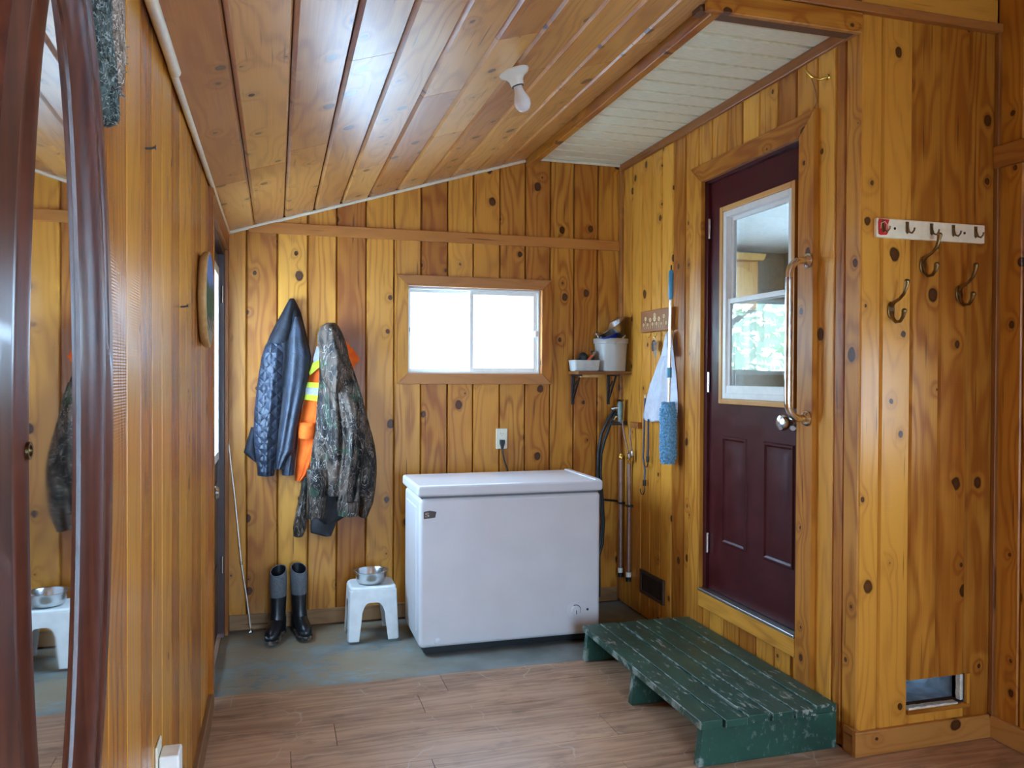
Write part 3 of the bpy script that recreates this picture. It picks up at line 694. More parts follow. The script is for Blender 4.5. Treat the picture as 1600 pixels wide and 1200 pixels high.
lid = link('lid', MB().box(fx0-.014, fx1+.006, fy0-.022, fy1+.004, .806, .862), ENAMEL, fz, bevel=.014, seg=4)
link('end_ridge', MB().box(fx1-.035, fx1-.004, fy0-.005, fy1, .858, .867), ENAMEL, lid, bevel=.004)
link('base_skirt', MB().box(fx0+.03, fx1-.03, fy0+.03, fy1-.03, 0.002, .05), BLACKP, fz)
bd = link('badge', MB().prism([(.712, fy0+.001, .693), (.770, fy0+.001, .698), (.776, fy0+.001, .727), (.742, fy0+.001, .734), (.712, fy0+.001, .729)], (0, 0, 0), (0, -.006, 0)), plain('dark_badge', S(74, 62, 58), .3, .6), fz, bevel=.0015)
def text(body, size, mat, parent, loc, rot, name='lettering', ext=.0006):
    cu = bpy.data.curves.new(name, 'FONT'); cu.body = body; cu.size = size; cu.extrude = ext; cu.align_x = 'CENTER'; cu.align_y = 'CENTER'
    tmp = bpy.data.objects.new('tmp', cu); C.objects.link(tmp)
    me = bpy.data.meshes.new_from_object(tmp.evaluated_get(bpy.context.evaluated_depsgraph_get())); bpy.data.objects.remove(tmp)
    me.materials.clear(); me.materials.append(mat)
    o = bpy.data.objects.new(name, me); C.objects.link(o); o.parent = parent; o.location = Vector(loc)-org(parent); o.rotation_euler = rot; return o
text('S', .042, CHROME, bd, (.728, fy0-.0056, .712), (PI/2, 0, 0)).scale = (1.25, .72, 1)
def stadium(cx, cz_, w_, h, y, n=10):
    r = h/2; pts = []
    for k in range(n+1): a = -PI/2+PI*k/n; pts.append((cx+w_/2-r+r*math.cos(a), y, cz_+r*math.sin(a)))
    for k in range(n+1): a = PI/2+PI*k/n; pts.append((cx-w_/2+r+r*math.cos(a), y, cz_+r*math.sin(a)))
    return pts
cp = link('control_panel', MB().prism(stadium(1.552, .168, .150, .086, fy0+.001), (0, 0, 0), (0, -.005, 0)), ENAMEL, fz, bevel=.0025)
FRONT = Matrix(((1, 0, 0), (0, 0, -1), (0, 1, 0)))           # lathe axis towards the viewer (-Y)
FRONT = Matrix(((1, 0, 0), (0, 0, -1), (0, 1, 0)))
dl = link('dial', MB().lathe([(.026, 0), (.026, .006), (.023, .012), (.001, .013)], (1.530, fy0-.004, .170), FRONT, 28), ENAMEL, cp, smooth=40)
link('dial_ring', MB().tube([(1.530+.0275*math.cos(a), fy0-.005, .170+.0275*math.sin(a)) for a in [math.radians(-35+6*k) for k in range(26)]], .0022, 6), plain('navy_print', S(38, 46, 92), .5), cp)
link('dial_pointer', MB().box(1.528, 1.532, fy0-.0185, fy0-.016, .152, .172), plain('grey_print', S(90, 96, 120), .5), dl)
link('indicator_lamp', MB().lathe([(.0065, 0), (.0065, .003), (.001, .005)], (1.597, fy0-.004, .170), FRONT, 16), plain('dark_lens', S(24, 26, 60), .3), cp)
link('drain_plug', MB().lathe([(.018, 0), (.018, .006), (.013, .009), (.001, .009)], (.787, fy0, .066), FRONT, 20), ENAMEL, fz, smooth=40)

# ------------------------------------------------------------------ outlet and power cord
ox, oz = 1.306, 1.036
ot = thing('wall_outlet', 'ivory power outlet on the back wall above the freezer', 'outlet', (ox, YB, oz-.06))
link('cover_plate', MB().box(ox-.036, ox+.036, YB-.007, YB, oz-.062, oz+.062), IVORY, ot, bevel=.004)
for dz in (.026, -.026):
    r_ = link('receptacle', MB().prism(stadium(ox, oz+dz, .034, .030, YB-.0065), (0, 0, 0), (0, -.0025, 0)), IVORY, ot, bevel=.001)
    link('slot', MB().box(ox-.008, ox-.006, YB-.0096, YB-.0086, oz+dz, oz+dz+.009).box(ox+.006, ox+.008, YB-.0096, YB-.0086, oz+dz, oz+dz+.007).box(ox-.002, ox+.002, YB-.0096, YB-.0086, oz+dz-.010, oz+dz-.006), BLACKP, r_)
pc = thing('power_cord', 'black power cord plugged into the ivory outlet, running down behind the freezer', 'cord', (ox, YB-.02, .5))
link('plug', MB().rings([[(ox+i*w_, YB-.009-d, z) for i, d in ((-1, 0), (1, 0), (1, .022), (-1, .022))] for w_, z in ((.015, oz-.006), (.015, oz-.026), (.009, oz-.045), (.005, oz-.062))]), BLACKP, pc, bevel=.003)
link('cable', MB().tube([(ox, YB-.02, oz-.058), (ox+.003, YB-.022, .95), (ox+.014, YB-.026, .90), (ox+.03, YB-.032, .85), (ox+.045, YB-.04, .74), (ox+.05, YB-.05, .55)], .0045, 8), BLACKP, pc, smooth=60)

# ------------------------------------------------------------------ small plastic step stool
SP = plain('white_plastic', S(226, 230, 228), .4, var=.05, scale=18)
sx, sy = .497, 4.44
st = thing('step_stool', 'small white plastic step stool left of the freezer, steel bowl on top', 'stool', (sx, sy, 0))
HT = .285
def sc_w(z): k = (HT-z)/HT; return .124+.012*k, .106+.020*k       # half width, half depth at height z
def stool_side(ax, sgn):                                          # apron with an arched lower edge, ends where the legs begin
    outer, inner = [], []
    n = 14; pts = []
    zc = .150; top = HT-.012
    for k in range(n+1):
        s = -1+2*k/n
        z = zc+.052*(1-abs(s)**4.5)
        pts.append((s, z))
    lo = pts; hi = [(1, top), (-1, top)]
    def P(s, z, off):
        hw, hd = sc_w(z)
        if ax == 0: return (sx+s*(hw-.070), sy+sgn*(hd-off), z)
        return (sx+sgn*(hw-off), sy+s*(hd-.062), z)
    poly = lo+hi
    a = [P(s, z, 0) for s, z in poly]; b = [P(s, z, .006) for s, z in poly]; m = len(poly)
    mb = MB(); mb.add(a+b, [tuple(range(m)), tuple(reversed(range(m, 2*m)))] + [(i, m+i, m+(i+1) % m, (i+1) % m) for i in range(m)])
    return mb
mb = MB()
hw, hd = sc_w(HT)
def rrect(hw, hd, r, z, n=5):
    return [(sx+cx_*(hw-r)+r*math.cos(a), sy+cy_*(hd-r)+r*math.sin(a), z) for cx_, cy_, a0 in ((1, 1, 0), (-1, 1, 90), (-1, -1, 180), (1, -1, 270)) for a in [math.radians(a0+90*k/n) for k in range(n+1)]]
mb.rings([rrect(hw-.004, hd-.004, .03, HT-.035), rrect(hw, hd, .035, HT-.030), rrect(hw-.001, hd-.001, .035, HT-.008), rrect(hw-.008, hd-.008, .032, HT-.001), rrect(hw-.012, hd-.012, .03, HT), rrect(hw-.020, hd-.020, .024, HT-.003), rrect(hw-.05, hd-.05, .016, HT-.002)], (True, True))
link('seat', mb, SP, st, smooth=40)
for ax in (0, 1):
    for sgn in (-1, 1): link('apron', stool_side(ax, sgn), SP, st, smooth=30)
for sx_ in (-1, 1):
    for sy_ in (-1, 1):
        rs = []
        for z in (0.001, .006, .10, .19, HT-.02):
            hw, hd = sc_w(z); e = .004 if z < .004 else 0
            th = .006
            LX = .070-.014*(1-min(1, z/.15))+.002; LY = .062-.012*(1-min(1, z/.15))+.002
            def q(a, b): return (sx+sx_*(hw-a), sy+sy_*(hd-b), z)
            rs.append([q(e, .016), q(.005+e, .005+e), q(.016, e), q(LX, e), q(LX, th), q(.018, th), q(th+.006, th+.006), q(th, .018), q(th, LY), q(e, LY)])
        link('leg', MB().rings(rs), SP, st, smooth=40)

def bowl(name, label, cat, c, r, h, tilt=None, mat=None, inner=None, base=.72, group=None, out_mat=None):
    """A spun metal bowl with a rolled rim; c is the centre of its foot."""
    t = thing(name, label, cat, c, group); m = tilt or Matrix.Identity(3)
    prof = [(.001, .002), (r*base*.8, .001), (r*base, .006), (r*(base+.5*(1-base)), h*.45), (r*.97, h*.93), (r, h*.965)]
    rim = [(r*1.05, h*.97), (r*1.06, h*.99), (r*1.03, h), (r*.99, h*.985)]
    ins = [(r*.955, h*.93), (r*(base+.47*(1-base)), h*.46), (r*base*.95, .010), (r*base*.75, .005), (.001, .0055)]
    link('bowl_wall', MB().lathe(prof+rim[:1], c, m, 40, (False, False)), out_mat or mat, t, smooth=50)
    link('inside', MB().lathe(rim[2:]+ins, c, m, 40, (False, False)), mat, t, smooth=50)
    link('rim', MB().lathe(rim+[rim[0]], c, m, 40, (False, False)), mat, t, smooth=60)
    return t
bowl('pet_bowl', 'stainless steel bowl standing on the white step stool', 'bowl', (sx-.002, sy+.0, HT-.001), .092, .068, mat=STEEL, base=.80)

# ------------------------------------------------------------------ rubber boots
NEO = plain('grey_boot_fabric', S(92, 94, 98), .8, var=.15, scale=90, bump=.2)
BOOT = plain('black_boot_rubber', S(22, 23, 26), .32, var=.2, bump=.1)
def muddy():
    n = NT('muddy_sole'); f = n.noise(n.obj(), 30, 4)
    n.bsdf(col=n.mix(n.mr(f, .48, .6), S(34, 32, 30), S(112, 96, 78)), rough=.8); return n.m
MUD = muddy()
def boot(label, x, y, yaw, lean):
    t = thing('rubber_boot', label, 'boot', (x, y, 0), 'rubber boots by the back wall')
    rot = Matrix.Rotation(yaw, 3, 'Z'); o = Vector((x, y, 0))
    def ring(cx, cy_, cz_, ra, rb, pitch, n=20):                  # ra sideways, rb along; pitch turns the ring from level to upright
        out = []
        for k in range(n):
            a = 2*PI*k/n; u_, v_ = .86*ra*math.cos(a), rb*math.sin(a)
            p = Vector((cx+u_, cy_+v_*math.cos(pitch), cz_+v_*math.sin(pitch)))
            p.x += lean[0]*p.z; p.y += lean[1]*p.z
            out.append(o+rot @ p)
        return out
    # toe points to -Y; shaft stands over the heel
    shaft = [ring(0, 0, .185, .046, .054, 0), ring(0, .002, .235, .050, .058, 0), ring(0, .004, .29, .052, .062, 0), ring(0, .006, .335, .050, .062, .22), ring(0, .006, .352, .048, .060, .34)]
    inn = [ring(0, .006, .351, .044, .055, .34), ring(0, .004, .30, .045, .056, 0), ring(0, .002, .20, .04, .048, 0)]
    link('shaft', MB().rings(shaft+inn[:1], (False, False)), NEO, t, smooth=60)
    link('lining', MB().rings(inn, (False, True)), BLACKP, t, smooth=60)
    foot = [ring(0, .002, .215, .0505, .0585, 0), ring(0, .0, .19, .049, .057, 0), ring(0, -.002, .14, .047, .056, .0), ring(0, -.010, .105, .046, .062, .25), ring(0, -.040, .078, .046, .066, .8), ring(0, -.095, .055, .048, .046, 1.2), ring(0, -.135, .046, .046, .038, 1.4), ring(0, -.165, .040, .034, .028, 1.5), ring(0, -.180, .036, .012, .012, 1.57)]
    link('foot', MB().rings(foot, (False, True)).rings([ring(0, .018, .10, .044, .048, 0), ring(0, .02, .05, .043, .046, 0), ring(0, .02, .016, .040, .044, 0)]), BOOT, t, smooth=60)
    so = [(.0, .068), (.03, .060), (.043, .035), (.040, .0), (.038, -.05), (.048, -.10), (.046, -.14), (.032, -.172), (0, -.184)]
    so += [(-a, b) for a, b in reversed(so[1:-1])]
    mb = MB(); P = [o+rot @ Vector((a*.86, b, .001)) for a, b in so]; mb.prism(P, (0, 0, 0), (0, 0, .022)); link('sole', mb, MUD, t, bevel=.004)
    link('pull_tab', MB().tube([o+rot @ Vector((.0+lean[0]*.33, .060, .335)), o+rot @ Vector((lean[0]*.33, .082, .338)), o+rot @ Vector((lean[0]*.33, .090, .322)), o+rot @ Vector((lean[0]*.3, .066, .30))], .007, 6), BLACK, t, smooth=60)
    for k in range(2):
        z = .225+.028*k
        pts = [Vector(p) for p in ring(0, .003, z+.02, .0525, .0612, 0, 24)]
    return t
boot('grey and black rubber boot, left of the pair by the back wall', .008, 4.555, math.radians(-14), (.0, .0))
boot('muddy toed grey and black rubber boot, right of the pair by the wall', .118, 4.585, math.radians(12), (.0, .0))

# ------------------------------------------------------------------ thin rod leaning in the back corner
rd = thing('cleaning_rod', 'thin metal rod with a ball end leaning in the corner by the outside door', 'rod', (-.136, 4.64, 0))
pts = [at(392, 985, Y=4.62), at(385, 930, Y=4.635), at(377, 880, Y=4.645), at(372, 830, Y=4.655), at(366, 770, Y=4.665), at(360, 720, Y=4.67), at(357, 690, Y=4.672)]
pts[0].z = .025
link('shaft', MB().tube(pts, .004, 8, rad=[.0045, .0045, .0042, .0042, .004, .0038, .003]), plain('pale_metal', S(214, 206, 192), .3, .8), rd, smooth=60)
link('joint', MB().tube([pts[2]-Vector((0, 0, .008)), pts[2]+Vector((0, 0, .008))], .006, 8), STEEL, rd, smooth=60)
link('ball_end', MB().lathe([(.001, 0), (.011, .003), (.014, .010), (.010, .018), (.006, .022), (.009, .028), (.001, .032)], (pts[0].x, pts[0].y, .0), n=16), STEEL, rd, smooth=60)

# ------------------------------------------------------------------ hanging jackets
def drape(rows, z0, scale, plane, val, depth, n=(0, -1, 0), cols=22, folds=0., nf=3., seed=0, sub=4, pw=.6, back=.0, tilt=0.):
    """Cloth volume: rows of (image y, left, right) measured on a wall-parallel plane; bulges towards n, with vertical folds."""
    q = random.Random(seed); ox_, oy_ = z0; n = Vector(n); ph = [q.uniform(0, 6.3) for _ in range(8)]
    R2 = []
    for (ya, la, ra), (yb_, lb, rb) in zip(rows, rows[1:]):
        for k in range(sub):
            f = k/sub; R2.append((ya+(yb_-ya)*f, la+(lb-la)*f, ra+(rb-ra)*f))
    R2.append(rows[-1]); m = len(R2); fr, bk = [], []
    for i, (yy_, l_, r_) in enumerate(R2):
        t_ = i/(m-1); a, b = [], []
        env = min(1., .35+t_*3.5)
        for j in range(cols+1):
            s = j/cols
            p = at(ox_+(l_+(r_-l_)*s)/scale, oy_+yy_/scale, **{plane: val})
            e = max(0., math.sin(PI*s))**pw
            w1_ = math.sin(2*PI*nf*s+ph[0]+1.3*math.sin(2.2*t_+ph[1]))+.6*math.sin(2*PI*nf*1.9*s+ph[2]+2.*t_)
            w2_ = math.sin(9*t_+4*s+ph[3])*.5+math.sin(17*t_-5*s+ph[4])*.35
            d = depth*env*e + folds*e*(w1_*.7*min(1, t_*2.2)+w2_*.5) + tilt*t_
            a.append(p+n*max(d, .002)); b.append(p+n*back)
        fr.append(a); bk.append(b)
    mb = MB(); mb.grid(fr); mb.grid([list(reversed(r)) for r in bk])
    mb.grid([[x_[0] for x_ in fr], [x_[0] for x_ in bk]]); mb.grid([[x_[-1] for x_ in bk], [x_[-1] for x_ in fr]])
    mb.grid([bk[0], fr[0]]); mb.grid([fr[-1], bk[-1]])
    return mb
def cloth(name, col, col2, rough=.75, scale=14, bump=.5, quilt=0, wr=26):
    n = NT(name); p = n.obj(); x, y, z = n.sep(p)
    f = n.noise(p, scale, 4); c = n.mix(n.mr(f, .35, .65), col, col2)
    cr = n.n('ShaderNodeTexNoise'); n.put(cr.inputs['Vector'], p); cr.inputs['Scale'].default_value = wr; cr.inputs['Detail'].default_value = 3; cr.inputs['Distortion'].default_value = 1.4
    h = n.math('MULTIPLY', cr.outputs['Fac'], 1.)
    if quilt:
        a = n.math('ABSOLUTE', n.math('SINE', n.math('MULTIPLY', n.math('ADD', x, z), quilt))); b = n.math('ABSOLUTE', n.math('SINE', n.math('MULTIPLY', n.math('SUBTRACT', x, z), quilt)))
        h = n.math('ADD', n.math('MULTIPLY', n.math('MINIMUM', a, b), 1.5), n.math('MULTIPLY', h, 1.6))
    n.bsdf(col=c, rough=rough, normal=n.bump(h, bump, .006), spec=.4); return n.m
NAVY = cloth('navy_quilted_nylon', S(34, 39, 50), S(50, 57, 72), .42, quilt=48, bump=.7)
NAVYS = cloth('navy_nylon', S(33, 38, 48), S(48, 54, 68), .45, bump=.7)
NAVYD = cloth('dark_navy_lining', S(22, 24, 32), S(34, 37, 46), .7)
nz = (350, 440); k3 = 2.727
nj = thing('quilted_jacket', 'navy quilted nylon jacket hanging on the back wall, leftmost of the three coats', 'jacket', (.0, YB-.02, .85), 'coats on the back wall')
link('back', drape([(75, 278, 300), (100, 264, 314), (130, 248, 328), (180, 220, 341), (230, 195, 353), (270, 180, 363), (320, 172, 372), (420, 162, 362), (520, 152, 335), (620, 142, 318), (700, 138, 312), (760, 152, 304), (795, 170, 300)], nz, k3, 'Y', YB-.005, .075, folds=.008, seed=1), NAVYD, nj, smooth=70)
link('sleeve', drape([(250, 190, 270), (275, 174, 271), (320, 160, 268), (380, 150, 262), (450, 140, 257), (560, 128, 248), (640, 126, 240), (700, 129, 232), (760, 137, 222), (800, 142, 217), (826, 143, 215)], nz, k3, 'Y', YB-.055, .055, folds=.008, seed=2, nf=2), NAVY, nj, smooth=70)
link('front_panel', drape([(150, 288, 322), (200, 282, 338), (260, 276, 350), (320, 270, 366), (420, 262, 358), (520, 255, 332), (620, 240, 312), (690, 228, 302), (720, 222, 298), (750, 219, 275), (795, 220, 246)], nz, k3, 'Y', YB-.06, .04, folds=.007, seed=3, nf=1.3), NAVYS, nj, smooth=70)
link('hem_flap', drape([(620, 116, 135), (680, 97, 138), (728, 84, 140), (750, 108, 141), (768, 134, 142)], nz, k3, 'Y', YB-.02, .03, seed=4), NAVYD, nj, smooth=70)
link('cuff', drape([(715, 272, 304), (760, 252, 304), (800, 246, 301), (824, 247, 299)], nz, k3, 'Y', YB-.04, .04, seed=5, folds=.004), NAVYS, nj, smooth=70)
link('collar', drape([(72, 282, 298), (90, 270, 300), (130, 256, 296), (190, 232, 290), (240, 205, 280), (262, 188, 274)], nz, k3, 'Y', YB-.066, .028, seed=6), NAVYD, nj, smooth=70)
ORANGE = cloth('orange_fleece', S(236, 92, 20), S(250, 116, 34), .85, bump=.25)
LIME = plain('lime_tape', S(206, 228, 40), .5); SILV = plain('silver_tape', S(176, 178, 180), .45, .2, scale=80)
oj = thing('safety_hoodie', 'bright orange safety sweatshirt with lime and silver tape behind the camouflage jacket', 'jacket', (.2, YB-.02, .85), 'coats on the back wall')
orow = [(250, 405, 515), (290, 392, 552), (332, 382, 580), (360, 373, 556), (420, 357, 540), (500, 344, 530), (600, 320, 500), (655, 313, 470), (700, 314, 450), (770, 307, 400), (820, 303, 372), (848, 303, 335)]
link('body', drape(orow, nz, k3, 'Y', YB-.008, .034, folds=.004, seed=7), ORANGE, oj, smooth=70)
def tape(quad, mat, name):
    P = [at(nz[0]+a/k3, nz[1]+b/k3, Y=YB-.046) for a, b in quad]; mb = MB().prism(P, (0, 0, 0), (0, -.004, 0)); link(name, mb, mat, oj)
tape([(352, 428), (420, 432), (420, 455), (349, 450)], LIME, 'lime_tape'); tape([(349, 450), (420, 455), (420, 486), (346, 480)], SILV, 'reflective_tape'); tape([(346, 480), (420, 486), (420, 512), (343, 503)], LIME, 'lime_tape')
tape([(395, 275), (420, 285), (420, 325), (383, 345), (379, 332)], SILV, 'reflective_tape'); tape([(379, 345), (420, 328), (420, 352), (366, 400), (362, 388)], LIME, 'lime_tape')
link('sleeve', drape([(600, 318, 385), (630, 314, 385), (650, 314, 384), (668, 318, 382)], nz, k3, 'Y', YB-.044, .03, seed=8), ORANGE, oj, smooth=70)
def camo():
    n = NT('camouflage_print'); p = n.obj(); x, y, z = n.sep(p)
    a = n.noise(n.vmath('MULTIPLY', p, (1., 1., .5)), 7.5, 6, .66, 1.8); b = n.noise(p, 7, 3, .5, .8)
    c = n.mix(n.mr(a, .40, .60), S(20, 15, 13), S(94, 78, 66))
    c = n.mix(n.math('MULTIPLY', n.mr(b, .56, .64), .75), c, S(46, 66, 46))
    tw = n.noise(n.vmath('MULTIPLY', p, (1.6, 1., .6)), 9, 2, .5, 2.6); li = n.mr(n.math('ABSOLUTE', n.math('SUBTRACT', tw, .5)), .016, .004)
    c = n.mix(n.math('MULTIPLY', li, .5), c, S(186, 176, 166))
    tw2 = n.noise(n.vmath('MULTIPLY', p, (1.4, 1., .5)), 6.5, 2, .5, 2.); l2 = n.mr(n.math('ABSOLUTE', n.math('SUBTRACT', tw2, .47)), .02, .008)
    c = n.mix(n.math('MULTIPLY', l2, .8), c, S(24, 20, 18))
    cr = n.noise(p, 18, 3, .5, 1.2)
    n.bsdf(col=c, rough=.62, spec=.3, normal=n.bump(cr, .6, .008)); return n.m
CAMO = camo(); LINING = cloth('charcoal_lining', S(44, 42, 44), S(62, 60, 62), .8)
cj = thing('camouflage_jacket', 'brown and green camouflage hooded jacket hanging on the back wall, rightmost of the three coats', 'jacket', (.3, YB-.02, .5), 'coats on the back wall')
link('lower_lining', drape([(860, 362, 600), (950, 372, 590), (975, 380, 560), (1000, 385, 520), (1018, 405, 490), (1028, 420, 460)], nz, k3, 'Y', YB-.03, .05, seed=9), LINING, cj, smooth=70)
link('body', drape([(260, 412, 500), (300, 406, 522), (340, 406, 540), (400, 406, 560), (460, 402, 580), (520, 396, 596), (580, 392, 612), (640, 388, 628), (700, 376, 643), (760, 370, 651), (820, 362, 651), (870, 359, 646), (905, 358, 640)], nz, k3, 'Y', YB-.05, .08, folds=.028, seed=10, nf=2.2, cols=30), CAMO, cj, smooth=70)
link('hood', drape([(176, 436, 474), (190, 414, 488), (215, 399, 502), (250, 397, 516), (290, 404, 527), (340, 410, 536), (400, 415, 530), (440, 428, 512), (470, 450, 490)], nz, k3, 'Y', YB-.075, .10, folds=.012, seed=11, nf=2), CAMO, cj, smooth=70)
link('sleeve', drape([(430, 470, 570), (500, 478, 592), (560, 486, 602), (640, 494, 606), (720, 495, 602), (800, 488, 592), (880, 485, 582), (930, 483, 578)], nz, k3, 'Y', YB-.11, .07, folds=.022, seed=12, nf=2), CAMO, cj, smooth=70)
link('cuff', drape([(926, 484, 578), (945, 481, 579), (996, 482, 571)], nz, k3, 'Y', YB-.108, .07, folds=.004, seed=13, nf=3), CAMO, cj, smooth=70)
link('side_panel', drape([(640, 598, 629), (700, 592, 643), (760, 586, 651), (820, 582, 651), (880, 579, 645), (940, 577, 636), (1000, 575, 612)], nz, k3, 'Y', YB-.05, .06, folds=.006, seed=31, nf=1.2), CAMO, cj, smooth=70)
link('hem_panel', drape([(800, 352, 440), (880, 354, 438), (950, 352, 434), (1008, 350, 428)], nz, k3, 'Y', YB-.10, .055, folds=.006, seed=14, nf=1.5), CAMO, cj, smooth=70)
link('sleeve_end', drape([(830, 336, 362), (900, 323, 360), (1000, 303, 354), (1050, 294, 352), (1084, 296, 336)], nz, k3, 'Y', YB-.02, .045, folds=.004, seed=15), CAMO, cj, smooth=70)
link('hem_tab', drape([(1000, 374, 482), (1040, 369, 474), (1070, 370, 462), (1082, 420, 458)], nz, k3, 'Y', YB-.02, .03, seed=16), LINING, cj, smooth=70)
link('drawcord', MB().tube([at(nz[0]+a/k3, nz[1]+b/k3, Y=YB-.185) for a, b in ((470, 330), (455, 400), (440, 470), (436, 540))], .003, 6), BLACKP, cj)
bpy.data.objects.remove(bpy.data.objects['drawcord'])

# ------------------------------------------------------------------ corner shelf and what stands on it
sh = thing('wall_shelf', 'small wooden corner shelf on two black brackets right of the window', 'shelf', (1.9, YB, 1.25))
SHW = pine('X', knots=.4, light=(150, 100, 54), dark=(104, 66, 32), key='_old', rough=.6)
link('shelf_board', MB().box(1.735, 2.08, 4.525, YB-.001, 1.427, 1.446), SHW, sh, bevel=.002)
link('cleat', MB().box(1.76, 1.90, 4.56, 4.60, 1.409, 1.426), OAK, sh, bevel=.002)
for bx in (1.762, 2.00):
    mb = MB(); mb.box(bx-.009, bx+.009, YB-.012, YB, 1.24, 1.426); mb.box(bx-.009, bx+.009, 4.555, YB-.012, 1.416, 1.426)
    mb.beam((bx, YB-.006, 1.262), (bx, 4.575, 1.42), .012, .010, (1, 0, 0)); mb.beam((bx, YB-.006, 1.33), (bx, 4.63, 1.385), .008, .006, (1, 0, 0))
    link('bracket', mb, DARKIRON, sh, bevel=.0015)
def translucent(name, col, a=.35, rough=.35):
    n = NT(name); b = n.bsdf(col=n.mix(n.mr(n.noise(n.obj(), 12, 3), .3, .7), tuple(c*.94 for c in col), col), rough=rough)
    t = n.n('ShaderNodeBsdfTranslucent'); t.inputs[0].default_value = (*col, 1); m = n.n('ShaderNodeMixShader'); m.inputs[0].default_value = a
    n.t.links.new(b.outputs[0], m.inputs[1]); n.t.links.new(t.outputs[0], m.inputs[2]); n.t.links.new(m.outputs[0], n.out.inputs[0]); return n.m
TUBM = translucent('milky_plastic', S(190, 184, 174), .25)
bc = (1.975, 4.600, 1.447)
tb = thing('plastic_bucket', 'milky white plastic bucket on the corner shelf with bowls stacked in it', 'bucket', bc)
link('bucket_wall', MB().lathe([(.001, 0), (.086, 0), (.090, .004), (.100, .170), (.100, .176), (.096, .176), (.086, .010), (.001, .008)], bc, n=36), TUBM, tb, smooth=40)
link('rim', MB().lathe([(.100, .168), (.106, .170), (.108, .196), (.104, .200), (.098, .198), (.097, .172)], bc, n=36, cap=(False, False)), TUBM, tb, smooth=50)
link('handle', MB().tube([(bc[0]-.02+.13*math.sin(a)*.8, bc[1]-.112*math.cos(a)*.95, bc[2]+.178+.045*max(0, math.sin(a))-.012*(a < .6)) for a in [k*PI/14 for k in range(15)]], .0055, 8), TUBM, tb, smooth=60)
BLUE = plain('blue_enamel', S(28, 44, 150), .25)
def tilt_m(ax, deg): return Matrix.Rotation(math.radians(deg), 3, Vector(ax))
bowl('mixing_bowl', 'large stainless steel bowl tilted in the white bucket, behind the blue one', 'bowl', (bc[0]+.040, bc[1]+.012, bc[2]+.212), .104, .080, tilt_m((0, 1, 0), -36), STEEL, base=.6)
bowl('enamel_bowl', 'small blue bowl with a steel inside, tilted in the white bucket', 'bowl', (bc[0]-.022, bc[1]-.036, bc[2]+.188), .066, .040, tilt_m((0, 1, 0), -22) @ tilt_m((1, 0, 0), 4), STEEL, base=.7, out_mat=BLUE)
ld = thing('ladle', 'dark steel ladle with a hooked handle, left edge of the white bucket', 'ladle', (bc[0]-.08, bc[1], bc[2]+.15))
link('handle', MB().tube([(bc[0]-.075, bc[1]-.01, bc[2]+.12), (bc[0]-.082, bc[1]-.012, bc[2]+.19), (bc[0]-.098, bc[1]-.016, bc[2]+.224), (bc[0]-.112, bc[1]-.018, bc[2]+.232), (bc[0]-.119, bc[1]-.018, bc[2]+.218)], .006, 8), STEEL, ld, smooth=60)
link('scoop', MB().lathe([(.001, 0), (.024, .006), (.034, .022), (.036, .030), (.032, .024), (.022, .010), (.001, .006)], (bc[0]-.055, bc[1]+.005, bc[2]+.176), tilt_m((0, 1, 0), 15), 20), plain('dark_steel', S(66, 66, 70), .35, .8), ld, smooth=50)
tc_ = (1.795, 4.585, 1.447)
ty = thing('plastic_tray', 'small grey plastic tray of tools on the left end of the corner shelf', 'tray', tc_)
def tr_ring(hw, hd, z, r=.016): return [(tc_[0]+cx_*(hw-r)+r*math.cos(a), tc_[1]+cy_*(hd-r)+r*math.sin(a), tc_[2]+z) for cx_, cy_, a0 in ((1, 1, 0), (-1, 1, 90), (-1, -1, 180), (1, -1, 270)) for a in [math.radians(a0+90*k/4) for k in range(5)]]
link('tray_wall', MB().rings([tr_ring(.072, .046, 0), tr_ring(.078, .052, .006), tr_ring(.084, .058, .060), tr_ring(.087, .061, .066), tr_ring(.081, .055, .064), tr_ring(.075, .049, .010)]), plain('grey_white_plastic', S(188, 188, 180), .4), ty, smooth=40)
def tool(name, label, cat, pts, r, mat, head=None, hm=None):
    t = thing(name, label, cat, pts[0]); link('grip', MB().tube(pts, r, 8), mat, t, smooth=60)
    if head: link('head', head, hm, t, smooth=50)
X0, Y0, Z0 = tc_
tool('pruning_shears', 'black and orange handled shears poking out of the grey tray', 'shears', [(X0-.01, Y0-.02, Z0+.03), (X0+.02, Y0-.022, Z0+.07), (X0+.045, Y0-.02, Z0+.095)], .009, plain('orange_grip', S(206, 92, 50), .5), MB().tube([(X0+.045, Y0-.02, Z0+.095), (X0+.055, Y0-.018, Z0+.115)], .008, 8), STEEL)
tool('utility_brush', 'dark round brush lying in the left end of the grey tray', 'brush', [(X0-.055, Y0, Z0+.05), (X0-.02, Y0+.005, Z0+.07)], .016, BLACKP, MB().lathe([(.001, 0), (.026, .004), (.032, .02), (.03, .04), (.018, .05), (.001, .052)], (X0-.03, Y0, Z0+.07), tilt_m((0, 1, 0), 60), 16), BLACK)
tool('pliers', 'black handled pliers standing in the grey tray next to the bucket', 'pliers', [(X0+.04, Y0+.01, Z0+.03), (X0+.05, Y0+.01, Z0+.09), (X0+.062, Y0+.008, Z0+.122)], .008, BLACKP, MB().tube([(X0+.062, Y0+.0, Z0+.03), (X0+.056, Y0, Z0+.09), (X0+.048, Y0, Z0+.125)], .009, 8), BLACKP)

